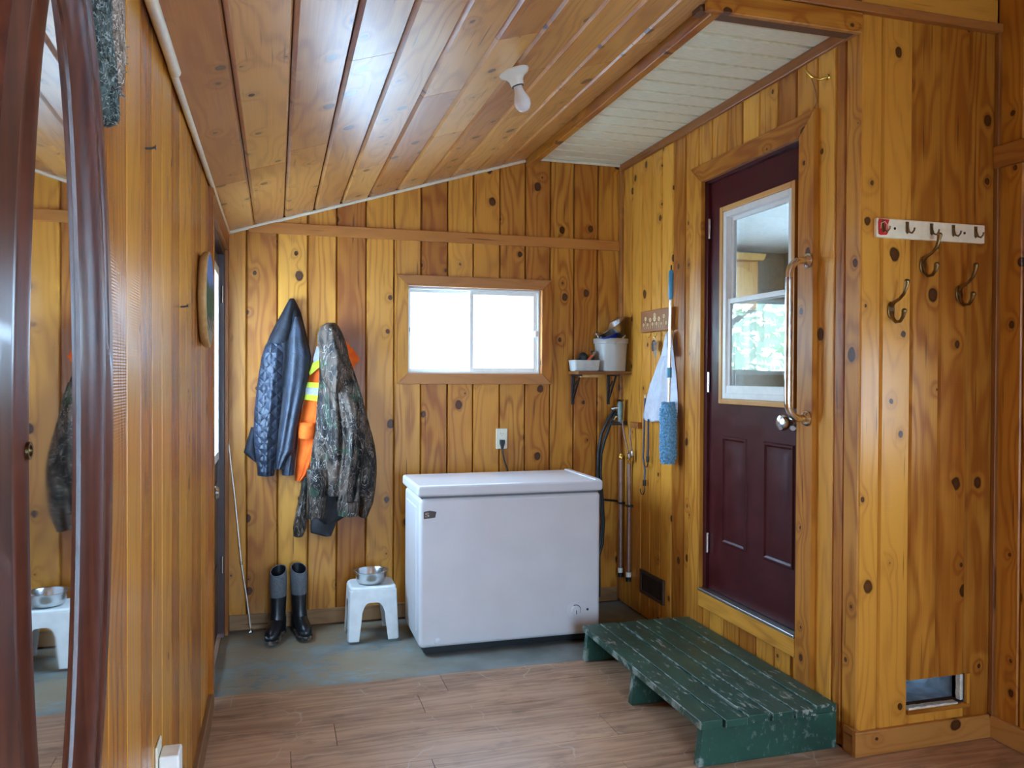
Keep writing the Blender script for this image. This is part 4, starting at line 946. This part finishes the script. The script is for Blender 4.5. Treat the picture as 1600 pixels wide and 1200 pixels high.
# ------------------------------------------------------------------ tap, hoses and pipes in the corner
COP = plain('dull_copper', S(150, 116, 104), .45, .5, var=.15); GREYP = plain('grey_plastic_pipe', S(148, 128, 122), .5)
vx, vy, vz = A-.045, 4.60, 1.20
va = thing('tap_valve', 'old brass and grey double tap on the corner wall with the black hoses on it', 'valve', (vx, vy, vz))
link('body', MB().tube([(vx, vy-.0, vz-.075), (vx, vy, vz-.02), (vx, vy, vz+.045), (vx, vy, vz+.062)], .018, 12, rad=[.013, .019, .020, .013]), plain('grey_green_metal', S(112, 124, 118), .5, .6), va, smooth=50)
link('wheel', MB().lathe([(.001, 0), (.02, 0), (.024, .006), (.02, .012), (.001, .012)], (vx, vy, vz+.062), n=12), BRASS, va, smooth=40)
link('outlet', MB().tube([(vx, vy, vz+.02), (vx-.035, vy+.005, vz+.02), (vx-.055, vy+.01, vz+.015)], .012, 10), STEEL, va, smooth=50)
link('outlet', MB().tube([(vx, vy, vz-.03), (vx-.03, vy+.01, vz-.035), (vx-.035, vy+.01, vz-.055)], .010, 10), BRASS, va, smooth=50)
link('mount', MB().box(vx-.06, A, vy-.012, vy+.03, vz-.085, vz-.065), DARKIRON, va, bevel=.003)
for k, (dx, lab) in enumerate(((0, 'black hose, outer of the two curving from the tap down behind the freezer'), (.018, 'black hose, inner of the two curving from the tap down behind the freezer'))):
    h = thing('garden_hose', lab, 'hose', (1.93+dx, 4.62, .45), 'black hoses beside the freezer')
    P = [(vx-.05, vy+.01, vz+.018), at(960+2*k, 640+4*k, Y=4.62), at(950+4*k, 655+6*k, Y=4.62), at(940+5*k, 678+8*k, Y=4.625), at(935+4*k, 705+4*k, Y=4.63), at(934+4*k, 740, Y=4.635), at(938+3*k, 780, Y=4.64), at(941+2*k, 815, Y=4.645), at(938+3*k, 850, Y=4.65), (1.90+dx, 4.64, .30), (1.90+dx, 4.63, .05)]
    link('hose', MB().tube(P, .010, 8), BLACK, h, smooth=60)
    link('ferrule', MB().tube([P[0], Vector(P[0])*.6+Vector(P[1])*.4], .0125, 10), STEEL, h, smooth=60)
stp = thing('hose_strap', 'black strap pinning the hoses and pipes to the corner wall', 'strap', (2.0, YB-.03, .64))
link('strap_band', MB().tube([at(944, 781, Y=YB-.03), at(957, 782, Y=YB-.012), at(966, 783, Y=YB-.006)], .007, 6), BLACK, stp)
for k, (py, ztop) in enumerate(((4.635, .90), (4.515, .905))):
    p = thing('water_pipe', ('dull copper water pipe in the corner, farther from the door', 'dull copper water pipe beside its twin, nearer the door')[k], 'pipe', (A-.02, py, .17), 'water pipes on the right wall')
    px = A-.022
    link('pipe', MB().tube([(px, py, .215), (px, py, ztop)], .0125, 12), COP, p, smooth=60)
    link('brass_cap', MB().lathe([(.0145, 0), (.0155, .004), (.0155, .02), (.011, .026), (.011, .034), (.001, .034)], (px, py, ztop), n=14), BRIGHTBRASS, p, smooth=40)
    link('white_collar', MB().lathe([(.001, 0), (.016, 0), (.0165, .028), (.001, .03)], (px, py, .192), n=14), WHITE, p, smooth=40)
    link('black_foot', MB().lathe([(.001, 0), (.017, 0), (.017, .026), (.001, .028)], (px, py, .164), n=14), BLACKP, p, smooth=40)
    link('clip', MB().box(px-.016, A, py-.02, py+.02, .62, .632), BLACKP, p, bevel=.002)
for k, (a, b, lab) in enumerate((((972, 655), (983, 712), 'thin braided line from the tap, left of the two'), ((985, 668), (987, 708), 'thin braided line from the tap, right of the two'))):
    l_ = thing('supply_line', lab, 'hose', at(*b, X=A-.03), 'thin lines under the tap')
    p0, p1 = at(*a, X=A-.035), at(*b, X=A-.03)
    link('line', MB().tube([p0, p0*.6+p1*.4+Vector((-.006, 0, 0)), p1], .0055, 8), COP, l_, smooth=60)
    link('nut', MB().lathe([(.001, 0), (.011, 0), (.013, .006), (.013, .03), (.009, .036), (.001, .036)], p1-Vector((0, 0, .02)), n=8), STEEL, l_, smooth=30)
    link('brass_end', MB().lathe([(.001, 0), (.010, 0), (.010, .026), (.001, .028)], p1-Vector((0, 0, .05)), n=10), BRIGHTBRASS, l_, smooth=30)
wbk = thing('wooden_block', 'small wooden block screwed to the corner wall below the tap', 'block', (A, 4.46, 1.11)); 
link('block', MB().box(A-.028, A, 4.385, 4.49, 1.105, 1.142), TRIMW, wbk, bevel=.002)
link('screw', MB().lathe([(.005, 0), (.005, .002), (.001, .003)], (A-.028, 4.42, 1.124), Matrix(((0, 0, -1), (0, 1, 0), (1, 0, 0))), 10), STEEL, wbk)

# ------------------------------------------------------------------ carved key rack, keys, bag, bungee cords, duster
kr = thing('key_rack', 'brown wooden key rack with a pale floral carving on the right wall', 'key rack', (A, 4.16, 1.67))
KW_ = pine('Y', knots=0., light=(136, 88, 46), dark=(100, 60, 28), key='_walnut', rough=.45)
link('back_board', MB().box(A-.032, A, 3.975, 4.345, 1.672, 1.796), KW_, kr, bevel=.004)
FLO = plain('pale_carving', S(222, 196, 148), .6)
mbf = MB()
q = random.Random(3)
for cy_, cz_, r_ in ((4.16, 1.745, .020), (4.16, 1.765, .014), (4.215, 1.740, .015), (4.105, 1.740, .015), (4.275, 1.750, .014), (4.045, 1.75, .014), (4.30, 1.715, .012), (4.02, 1.712, .012), (4.245, 1.715, .010), (4.075, 1.712, .010), (4.185, 1.715, .012), (4.135, 1.715, .012)):
    for k in range(6):
        a = k*PI/3; mbf.lathe([(.001, 0), (r_*.32, .0005), (r_*.22, .003), (.001, .0035)], (A-.032, cy_+r_*.6*math.cos(a), cz_+r_*.6*math.sin(a)), Matrix(((0, 0, -1), (0, 1, 0), (1, 0, 0))), 8)
    mbf.tube([(A-.033, cy_, cz_-r_), (A-.033, cy_*.9+4.16*.1, 1.69)], .0012, 5)
link('floral_carving', mbf, FLO, kr, smooth=60)
for yy_ in (4.24, 4.16, 4.04):
    link('hook', MB().tube([(A-.016, yy_, 1.673), (A-.018, yy_, 1.652), (A-.028, yy_, 1.640), (A-.042, yy_, 1.644), (A-.044, yy_, 1.656)], .0022, 6), BRIGHTBRASS, kr, smooth=60)
ky = thing('key_ring', 'bunch of keys with a black fob hanging beside the white bag', 'keys', (A-.03, 4.16, 1.56))
link('ring', MB().tube([(A-.030, 4.16+.012*math.cos(a), 1.630+.014*math.sin(a)) for a in [k*PI/8 for k in range(17)]], .0015, 6), STEEL, ky, smooth=60)
link('fob', MB().rings([[(A-.036+d*.012, 4.175+s*w_, z) for s, d in ((-1, 0), (1, 0), (1, 1), (-1, 1))] for w_, z in ((.008, 1.622), (.018, 1.60), (.018, 1.575), (.010, 1.56))]), BLACKP, ky, bevel=.003)
for dy, l_ in ((-.022, .07), (-.010, .085), (.004, .062)):
    link('key', MB().lathe([(.001, 0), (.010, 0), (.010, .0025), (.001, .0025)], (A-.034, 4.155+dy, 1.605), Matrix(((0, 0, -1), (0, 1, 0), (1, 0, 0))), 12).box(A-.0365, A-.034, 4.152+dy, 4.158+dy, 1.605-l_, 1.60), STEEL, ky)
def bagm():
    n = NT('thin_white_plastic'); p = n.obj(); f = n.noise(p, 20, 3, .5, 1.)
    b = n.bsdf(col=n.mix(n.mr(f, .3, .7), S(214, 218, 228), S(236, 238, 244)), rough=.4, normal=n.bump(f, .5, .006))
    t = n.n('ShaderNodeBsdfTranslucent'); t.inputs[0].default_value = (.8, .84, .9, 1); m = n.n('ShaderNodeMixShader'); m.inputs[0].default_value = .3
    n.t.links.new(b.outputs[0], m.inputs[1]); n.t.links.new(t.outputs[0], m.inputs[2]); n.t.links.new(m.outputs[0], n.out.inputs[0]); return n.m
BAG = bagm()
bg_ = thing('plastic_bag', 'white plastic shopping bag hanging from the carved key rack', 'bag', (A-.03, 4.12, 1.16))
z6 = (880, 400)
link('bag', drape([(440, 468, 516), (470, 459, 520), (520, 440, 526), (560, 427, 530), (600, 412, 533), (640, 402, 536), (680, 391, 538), (720, 382, 537), (745, 377, 535), (760, 376, 530), (770, 388, 520), (776, 410, 500)], z6, 3., 'X', A-.004, .034, (-1, 0, 0), folds=.012, nf=2.2, seed=21), BAG, bg_, smooth=70)
link('handle_loop', drape([(354, 490, 505), (380, 482, 510), (410, 474, 512), (445, 466, 517), (470, 460, 519)], z6, 3., 'X', A-.03, .02, (-1, 0, 0), folds=.004, seed=22), BAG, bg_, smooth=70)
NAVYC = plain('blue_grey_cord', S(70, 78, 108), .8, var=.3, scale=200)
for k, (pl, lab) in enumerate(((((1008, 622), (1007, 650), (1006, 690), (1005, 715), (1008, 735), (1007, 752)), 'long blue bungee cord with a black hook, behind the white bag, left of the two'),
                               (((1013, 655), (1013, 680), (1013, 700), (1012, 715)), 'shorter blue bungee cord with a black hook, right of the two'))):
    b = thing('bungee_cord', lab, 'bungee cord', at(*pl[-1], X=A-.03), 'bungee cords under the white bag')
    P = [at(*p, X=A-.022-.006*k) for p in pl]
    link('cord', MB().tube(P, .0055, 8), NAVYC, b, smooth=60)
    e = P[-1]
    link('end_cap', MB().tube([e+Vector((0, 0, .008)), e-Vector((0, 0, .026))], .010, 10), BLACKP, b, smooth=60)
    s = 1. if k == 0 else .7
    link('hook', MB().tube([e-Vector((0, 0, .02)), e-Vector((0, .004*s, .05*s)), e-Vector((0, -.012*s, .078*s)), e-Vector((0, -.04*s, .082*s)), e-Vector((0, -.056*s, .064*s)), e-Vector((0, -.056*s, .050*s))], .0028, 7), BLACKP, b, smooth=60)
    if k == 0: link('top_hook', MB().tube([P[0], P[0]+Vector((0, 0, .02)), P[0]+Vector((.012, .006, .03))], .003, 6), STEEL, b, smooth=60)
DB = plain('teal_blue_plastic', S(58, 128, 158), .4); CHEN = plain('blue_chenille', S(116, 164, 192), .9, var=.3, scale=90)
ds = thing('duster', 'blue chenille duster on a telescopic metal pole, hanging beside the door', 'duster', (A-.045, 3.92, .95))
dx_ = A-.062; y_at = lambda z: 3.935-.03*(z-.95)/1.05
link('pole', MB().tube([(dx_, y_at(1.27), 1.27), (dx_, y_at(1.84), 1.84)], .0085, 12), CHROME, ds, smooth=60)
link('grip', MB().tube([(dx_, y_at(1.83), 1.83), (dx_, y_at(1.85), 1.85), (dx_, y_at(1.96), 1.96), (dx_, y_at(1.99), 1.985)], .014, 12, rad=[.011, .014, .0145, .011]), DB, ds, smooth=60)
link('collar', MB().tube([(dx_, y_at(1.41), 1.41), (dx_, y_at(1.465), 1.465)], .0135, 12), DB, ds, smooth=60)
link('hanging_loop', MB().tube([(dx_, y_at(1.98)+.012*math.sin(a)*.4, 1.985+.014*(1-math.cos(a))) for a in [k*PI/6 for k in range(13)]], .002, 6), BLACKP, ds, smooth=60)
hd_ = link('head', MB().lathe([(.001, .0), (.022, .004), (.036, .03), (.040, .1), (.040, .26), (.034, .315), (.012, .335), (.001, .337)], (dx_, 3.93, .945), n=18), CHEN, ds, smooth=60)
nb = MB(); q = random.Random(5)
for k in range(1500):
    z = q.uniform(.004, .335); a = q.uniform(0, 2*PI); r_ = .040 if .03 < z < .3 else .030
    d = Vector((math.cos(a), math.sin(a), q.uniform(-.7, .1))); p = Vector((dx_, 3.93, .945+z))+Vector((math.cos(a), math.sin(a), 0))*r_*.85
    L_ = q.uniform(.009, .015)
    nb.tube([p, p+d*L_*.6, p+d*L_], .004, 5, rad=[.0026, .0034, .0018])
o = link('chenille_pile', nb, CHEN, hd_, smooth=80); o['kind'] = 'stuff'

# ------------------------------------------------------------------ wall register, ceiling hook, grab bar
rg = thing('wall_register', 'brown louvred vent low on the right wall near the corner', 'vent', (A, 4.22, .13))
BRN = plain('brown_metal', S(82, 64, 52), .45, .3)
link('frame', rect_frame(4.075, 4.375, .135, .275, .02, A-.014, A), BRN, rg, bevel=.003)
link('backing', MB().box(A-.003, A-.001, 4.09, 4.36, .15, .26), BLACKP, rg)
for k in range(17):
    yy_ = 4.10+k*.0155
    link('louvre', MB().prism([(A-.011, yy_, .154), (A-.002, yy_+.007, .154), (A-.002, yy_+.009, .154), (A-.012, yy_+.003, .154)], (0, 0, 0), (0, 0, .102)), BRN, rg)
ch = thing('brass_wall_hook', 'small bright brass hook high on the right wall above the door', 'hook', (A, 2.735, 2.60))
link('base_plate', MB().lathe([(.014, 0), (.012, .005), (.001, .006)], (A, 2.72, 2.60), Matrix(((0, 0, -1), (0, 1, 0), (1, 0, 0))), 14), BRIGHTBRASS, ch, smooth=40)
link('arm', MB().tube([(A-.004, 2.72, 2.60), (A-.03, 2.73, 2.592), (A-.05, 2.75, 2.61), (A-.06, 2.78, 2.645)], .005, 8), BRIGHTBRASS, ch, smooth=60)
link('string', MB().tube([(A-.05, 2.75, 2.60), (A-.02, 2.765, 2.56), (A-.006, 2.775, 2.52), (A-.006, 2.80, 2.497)], .0018, 6), plain('old_string', S(120, 90, 60), .9), ch)
gb_ = thing('grab_bar', 'long bent chrome grab bar beside the maroon door', 'grab bar', (A-.024, 2.80, 1.25))
gx_, gy_ = A-.024, 2.80; so_ = .088
def arc(c, r_, a0, a1, n=7): return [(c[0]+r_*math.cos(math.radians(a0+(a1-a0)*k/n)), c[1], c[2]+r_*math.sin(math.radians(a0+(a1-a0)*k/n))) for k in range(n+1)]
zt_, zb_ = 1.888, 1.250; rr = .06
P = [(gx_, gy_, zt_)] + arc((gx_-so_+rr, gy_, zt_-rr), rr, 90, 180) + arc((gx_-so_+rr, gy_, zb_+rr), rr, 180, 270) + [(gx_, gy_, zb_)]
gb_o = link('bar', MB().tube(P, .0150, 16), CHROME, gb_, smooth=60)
link('bar_sleeve', MB().tube([(gx_-so_, gy_, zb_+.07), (gx_-so_, gy_, zt_-.07)], .0158, 16), plain('worn_chrome', S(196, 192, 184), .22, 1., var=.35, scale=22), gb_, smooth=60)
for zz in (zt_, zb_): link('flange', MB().lathe([(.001, 0), (.030, 0), (.031, .005), (.026, .012), (.017, .016), (.017, .024)], (gx_, gy_, zz), Matrix(((0, 0, -1), (0, 1, 0), (1, 0, 0))), 24), CHROME, gb_, smooth=40)

# ------------------------------------------------------------------ coat rail and loose coat hooks on the side wall
cr_ = thing('hook_rail', 'cream painted coat rail with small brass hooks and a red patch', 'coat rail', (2.39, YH, 1.94))
link('back_board', MB().box(2.140, 2.647, YH-.018, YH, 1.940, 2.012), CREAM, cr_, bevel=.004)
for u_ in (1379, 1417, 1455, 1489, 1524):
    x_ = at(u_, 360, Y=YH-.018).x; z_ = 1.978; y_ = YH-.018
    h = link('hook', MB().tube([(x_, y_-.004, z_+.016), (x_, y_-.006, z_), (x_, y_-.012, z_-.014), (x_, y_-.026, z_-.020), (x_, y_-.036, z_-.012), (x_, y_-.039, z_-.002)], .0035, 8), BRASS, cr_, smooth=60)
    link('hook_plate', MB().prism([(x_-.007, y_, z_+.026), (x_+.007, y_, z_+.026), (x_+.006, y_, z_-.012), (x_, y_, z_-.020), (x_-.006, y_, z_-.012)], (0, 0, 0), (0, -.004, 0)), BRASS, h, bevel=.001)
for u_ in (1398, 1507):
    x_ = at(u_, 360, Y=YH-.018).x; link('screw', MB().lathe([(.005, 0), (.005, .0015), (.001, .002)], (x_, YH-.018, 1.976), FRONT, 12), DARKIRON, cr_)
RED = plain('red_patch', S(186, 30, 34), .5, var=.2)
x_ = at(1380, 355, Y=YH-.018).x
rp = link('red_patch', MB().prism([(x_-.022, 0, 1.952), (x_-.012, 0, 1.948), (x_+.014, 0, 1.950), (x_+.022, 0, 1.960), (x_+.020, 0, 1.99), (x_+.026, 0, 2.007), (x_-.02, 0, 2.009), (x_-.024, 0, 1.995)], (0, YH-.018, 0), (0, -.003, 0)), RED, cr_, bevel=.001)
link('patch_scroll', MB().tube([(x_-.014+.0, YH-.022, 1.972), (x_-.012, YH-.022, 1.992), (x_+.004, YH-.022, 1.999), (x_+.014, YH-.022, 1.988), (x_+.012, YH-.022, 1.964), (x_, YH-.022, 1.957)], .0014, 5), CREAM, rp)
def coat_hook(label, u, v):
    c = at(u, v, Y=YH); x_, z_ = c.x, c.z; y_ = YH
    t = thing('coat_hook', label, 'coat hook', (x_, y_, z_-.03), 'big brass coat hooks')
    n = 14; pl = [(.016*math.cos(2*PI*k/n)*(1.), 0, .034*math.sin(2*PI*k/n)) for k in range(n)]
    link('back_plate', MB().prism([(x_+a, y_-.001, z_+b) for a, _, b in pl], (0, 0, 0), (0, -.007, 0)), BRASS, t, bevel=.003)
    link('screw', MB().lathe([(.004, 0), (.001, .002)], (x_, y_-.008, z_+.014), FRONT, 10), DARKIRON, t)
    link('upper_arm', MB().tube([(x_, y_-.006, z_+.016), (x_, y_-.022, z_+.030), (x_, y_-.048, z_+.040), (x_, y_-.068, z_+.056), (x_, y_-.078, z_+.080), (x_, y_-.082, z_+.096)], .006, 10, rad=[.009, .007, .006, .006, .007, .0095]), BRASS, t, smooth=60)
    link('lower_arm', MB().tube([(x_, y_-.005, z_-.006), (x_, y_-.012, z_-.030), (x_, y_-.030, z_-.046), (x_, y_-.052, z_-.044), (x_, y_-.066, z_-.026), (x_, y_-.070, z_-.010)], .006, 10, rad=[.010, .0075, .006, .006, .007, .009]), BRASS, t, smooth=60)
    for p in ((y_-.083, z_+.10), (y_-.071, z_-.007)):
        link('ball_tip', MB().lathe([(.001, -.010), (.007, -.008), (.0105, 0), (.007, .008), (.001, .010)], (x_, p[0], p[1]), n=14), BRASS, t, smooth=60)
coat_hook('large brass coat hook just under the cream rail, topmost of the three', 1441, 414)
coat_hook('large brass coat hook on the side wall, lowest and leftmost of the three', 1391, 485)
coat_hook('large brass coat hook on the side wall, rightmost of the three', 1497, 459)

# ------------------------------------------------------------------ green painted step below the door
sg = thing('wooden_step', 'worn dark green slatted wooden step in front of the maroon door', 'step', (1.77, 3.17, 0))
xs0, xs1, ya, yb_ = 1.470, 2.056, 2.585, 3.765
ns = 6; wsl = (xs1-xs0-.008*(ns-1))/ns
for k in range(ns):
    a = xs0+k*(wsl+.008); e = (.004, -.004, .006, 0, -.003, .012)[k]
    b = link('slat', MB().box(a, a+wsl, ya+e, yb_-e, .140, .170+(.0012, -.001, .0008, 0, -.0008, .001)[k]), GREEN, sg, bevel=.003, origin=(a+wsl/2, 3.17, .14))
for yc in (2.615, 3.19, 3.735):
    poly = [(xs0-.004, yc, .001), (xs1+.0, yc, .001), (xs1, yc, .139), (xs0+.012, yc, .139)]
    link('end_board' if yc != 3.19 else 'cross_board', MB().prism(poly, (0, -.018, 0), (0, .036, 0)), GREENB, sg, bevel=.003)

# ------------------------------------------------------------------ lamp holder on the ceiling
bp = Vector((.835, 2.86, cz(.835))); nd = Vector((sa, 0, -ca)); ax_ = Matrix((Vector((ca, 0, sa)), Vector((0, -1, 0)), nd)).transposed()
PORC = plain('white_porcelain', S(232, 228, 214), .22, var=.02)
lp = thing('lamp_holder', 'white porcelain lamp holder with a bare bulb on the sloped ceiling', 'ceiling light', bp)
link('base', MB().lathe([(.056, 0), (.057, .006), (.050, .016), (.034, .024), (.026, .036), (.024, .052), (.021, .056)], bp, ax_, 32), PORC, lp, smooth=40)
link('ring', MB().lathe([(.0225, .052), (.0225, .058), (.018, .058)], bp, ax_, 24, (False, False)), BLACKP, lp)
blb = NT('frosted_bulb'); blb.bsdf(col=(.84, .84, .82), rough=.25, sss=.0, coat=.4)
link('bulb', MB().lathe([(.016, .052), (.017, .070), (.020, .082), (.027, .098), (.0305, .114), (.029, .130), (.021, .144), (.010, .150), (.001, .151)], bp, ax_, 28), blb.m, lp, smooth=60)

# ------------------------------------------------------------------ left wall: mirror, hanging, plaque, nails, plug-in box
MAH = None
def mahogany():
    n = NT('dark_mahogany'); p = n.obj(); x, y, z = n.sep(p)
    f = n.noise(n.comb(n.math('MULTIPLY', y, 50.), n.math('MULTIPLY', x, 50.), n.math('MULTIPLY', z, 2.)), 1., 3)
    fl_ = n.noise(n.comb(n.math('MULTIPLY', y, 6.), x, n.math('MULTIPLY', z, 40.)), 1., 2)
    c = n.mix(n.mr(f, .3, .7), S(54, 20, 12), S(88, 40, 24)); c = n.mix(n.math('MULTIPLY', n.mr(fl_, .35, .75), .25), c, S(96, 50, 32))
    n.bsdf(col=c, rough=.30, spec=.4); return n.m
MAH = mahogany()
my, mz = 1.085, 1.345; MROT = math.radians(-.62)
def ell(ra, rb, dx, n=96):
    out = []
    for k in range(n):
        a = 2*PI*k/n; y_, z_ = ra*math.cos(a), rb*math.sin(a)
        out.append((dx, y_, z_))
    return out
mr_ = thing('oval_mirror', 'tall oval mirror in a dark mahogany frame on the left wall', 'mirror', (B+.006, my, mz-.66))
mm = lambda P: [Vector((B+.006+p[0]*math.cos(MROT)-p[1]*math.sin(MROT)*-1*0, my+p[1], mz+p[2])) for p in P]
frm = [ell(.285, .66, 0), ell(.285, .66, .014), ell(.280, .655, .022), ell(.235, .625, .026), ell(.228, .62, .022), ell(.205, .60, .022), ell(.198, .595, .026), ell(.180, .580, .027), ell(.168, .572, .019), ell(.128, .538, .0115), ell(.120, .530, .0105), ell(.120, .530, .004)]
link('frame', MB().rings([mm(r) for r in frm], (True, True)), MAH, mr_, smooth=35)
n_ = NT('mirror_silver'); p_ = n_.obj(); f_ = n_.noise(p_, 6, 4)
n_.bsdf(col=(.86, .88, .87), metal=1., rough=n_.mr(f_, .4, .75, .015, .05))
tan = math.tan(MROT)
link('mirror_glass', MB().prism([Vector((B+.006+.0075+p[1]*tan, my+p[1], mz+p[2])) for p in ell(.126, .534, 0)], (0, 0, 0), (.0015, 0, 0)), n_.m, mr_)
link('pivot_hole', MB().lathe([(.009, 0), (.009, .003), (.006, .003), (.006, .0005), (.001, .0005)], (B+.033, .90, 1.343), Matrix(((0, 0, 1), (0, 1, 0), (-1, 0, 0))), 18), BRASS, mr_, smooth=30)

def barkm(nm, a, b, c_):
    n = NT(nm); p = n.obj(); f = n.noise(n.vmath('MULTIPLY', p, (1., 1., .6)), 60, 5, .7, 1.6); g = n.noise(p, 22, 3)
    c = n.mix(n.mr(f, .38, .62), a, b); c = n.mix(n.mr(n.math('ABSOLUTE', n.math('SUBTRACT', n.noise(p, 45, 2, .5, 2.), .5)), .03, .008), c, c_)
    n.bsdf(col=c, rough=.85, normal=n.bump(f, 1., .01)); return n.m
MOSS = barkm('mossy_bark', S(34, 42, 36), S(92, 104, 96), S(170, 176, 168)); STRAW = barkm('brown_twigs', S(96, 74, 58), S(176, 150, 128), S(222, 206, 188))
hg = thing('bark_hanging', 'ragged grey green bark slab with a brown twiggy middle, beside the mirror top', 'wall hanging', (B, 1.35, 1.80))
def slab(rows, depth, x_, jit, seed, n=22):
    q = random.Random(seed); rs = []
    for z, cy_, hw_, d in rows:
        r_ = []
        for k in range(n):
            a = 2*PI*k/n; c_, s_ = math.cos(a), math.sin(a)
            r_.append((x_+depth*d*(.5+.5*s_)+(q.uniform(-jit, jit) if s_ > 0 else 0), cy_+hw_*c_+q.uniform(-jit, jit), z+q.uniform(-jit, jit)))
        rs.append(r_)
    return MB().rings(rs)
link('rim', slab([(1.80, 1.372, .008, .5), (1.81, 1.368, .026, .8), (1.84, 1.362, .045, 1), (1.88, 1.355, .058, 1), (1.93, 1.345, .070, 1), (1.98, 1.34, .074, 1), (2.03, 1.335, .075, 1), (2.08, 1.33, .066, 1), (2.12, 1.33, .045, .8), (2.14, 1.33, .01, .4)], .034, B+.001, .004, 3), MOSS, hg, smooth=40)
link('twig_panel', slab([(1.86, 1.378, .006, .5), (1.88, 1.376, .018, .9), (1.92, 1.37, .030, 1), (1.97, 1.365, .036, 1), (2.03, 1.355, .036, 1), (2.08, 1.35, .026, .9), (2.10, 1.345, .008, .5)], .014, B+.028, .003, 4), STRAW, hg, smooth=40)
tf = MB(); q = random.Random(9)
for k in range(420):
    a = q.uniform(0, 2*PI); z = 1.97+.16*math.sin(a)*q.uniform(.9, 1.02); y_ = 1.345+.072*math.cos(a)*q.uniform(.9, 1.04)*(1 if z > 1.88 else .6)+(.015 if z < 1.9 else 0); x_ = B+q.uniform(.008, .034)
    d = Vector((q.uniform(.2, 1), math.cos(a)+q.uniform(-.7, .7), math.sin(a)+q.uniform(-.7, .7))).normalized()*q.uniform(.006, .014)
    tf.tube([(x_, y_, z), Vector((x_, y_, z))+d], .0016, 4, rad=[.002, .0006])
o = link('moss_fringe', tf, MOSS, hg); o['kind'] = 'stuff'
# round wood plaque with a painted landscape
pq = thing('wood_plaque', 'round wood slice plaque with a painted landscape hanging on the left wall', 'plaque', (B, 3.17, 1.50))
py_, pz_, pr_, px_ = 3.17, 1.695, .178, B+.034
def disc(x_, r_, n=48): return [(x_, py_+r_*math.cos(2*PI*k/n)*1.02, pz_+r_*math.sin(2*PI*k/n)*(1+.012*math.sin(6*PI*k/n))) for k in range(n)]
link('wood_slice', MB().rings([disc(B+.004, pr_*.90), disc(B+.012, pr_*.97), disc(B+.026, pr_), disc(px_-.001, pr_*.99), disc(px_, pr_*.95)]), plain('pale_cut_wood', S(196, 152, 92), .5, var=.12, scale=40), pq, smooth=40)
def painting():
    n = NT('painted_landscape'); p = n.obj(); x, y, z = n.sep(p)         # origin at the plaque base, metres
    f = n.noise(p, 22, 4, .6); h = n.math('ADD', z, n.math('MULTIPLY', n.math('SUBTRACT', f, .5), .09))
    c = n.mix(n.mr(h, .225, .275), S(64, 92, 60), S(112, 140, 196))                 # trees, sky
    c = n.mix(n.mr(n.noise(p, 50, 3), .45, .6), c, S(150, 176, 214)) if False else c
    c = n.mix(n.math('MULTIPLY', n.mr(n.noise(p, 60, 3), .5, .62), n.mr(h, .24, .2)), c, S(36, 60, 38))
    c = n.mix(n.mr(h, .135, .115), c, S(150, 140, 116))                              # ground
    st_ = n.math('GREATER_THAN', n.math('SINE', n.math('ADD', n.math('MULTIPLY', z, 190.), n.math('MULTIPLY', y, 60.))), .1)
    c = n.mix(n.math('MULTIPLY', n.math('MULTIPLY', st_, n.mr(n.math('ABSOLUTE', n.math('SUBTRACT', h, .105)), .03, .024)), .9), c, S(54, 54, 54))
    n.bsdf(col=c, rough=.7, spec=.2); return n.m
link('painted_face', MB().prism(disc(px_-.0005, pr_*.93), (0, 0, 0), (.0015, 0, 0)), painting(), pq)
for k, (yy_, zz, lab) in enumerate(((1.875, 1.90, 'bent nail high on the left wall, between the mirror and the ceiling trim'), (2.53, 1.615, 'bent nail lower on the left wall, near the round plaque'))):
    nl = thing('nail', lab, 'nail', (B, yy_, zz), 'nails in the left wall')
    link('shank', MB().tube([(B-.004, yy_, zz), (B+.010, yy_, zz+.001), (B+.020, yy_, zz+.004)], .0024, 8), DARKIRON, nl, smooth=60)
    link('head', MB().lathe([(.001, 0), (.0055, 0), (.0055, .0015), (.001, .002)], (B+.020, yy_, zz+.004), Matrix(((0, 0, 1), (0, 1, 0), (-1, 0, 0))), 12), DARKIRON, nl, smooth=40)
pl_ = thing('plug_in_box', 'white plug-in box on a cream outlet plate low on the left wall', 'plug-in', (B, 2.02, .42))
yo, zo = 2.045, .47
link('cover_plate', MB().box(B, B+.006, yo-.036, yo+.036, zo-.06, zo+.085), IVORY, pl_, bevel=.004)
bx_ = link('box', MB().box(B+.007, B+.052, yo-.028, yo+.040, zo-.07, zo+.058), plain('warm_white_plastic', S(232, 226, 216), .4), pl_, bevel=.006, seg=3)
link('grille', MB().box(B+.0525, B+.053, yo-.012, yo+.016, zo-.05, zo+.0), plain('dark_red_print', S(120, 40, 36), .5), bx_)
tree(-3.4, 12.5, 5.4, 1.9, 4, 'leafy tree outside, left of the house corner and seen mirrored in the door glass')
tree(-8.6, 15, 6.0, 2.3, 5, 'tallest leafy tree outside to the far left, mirrored in the door glass')
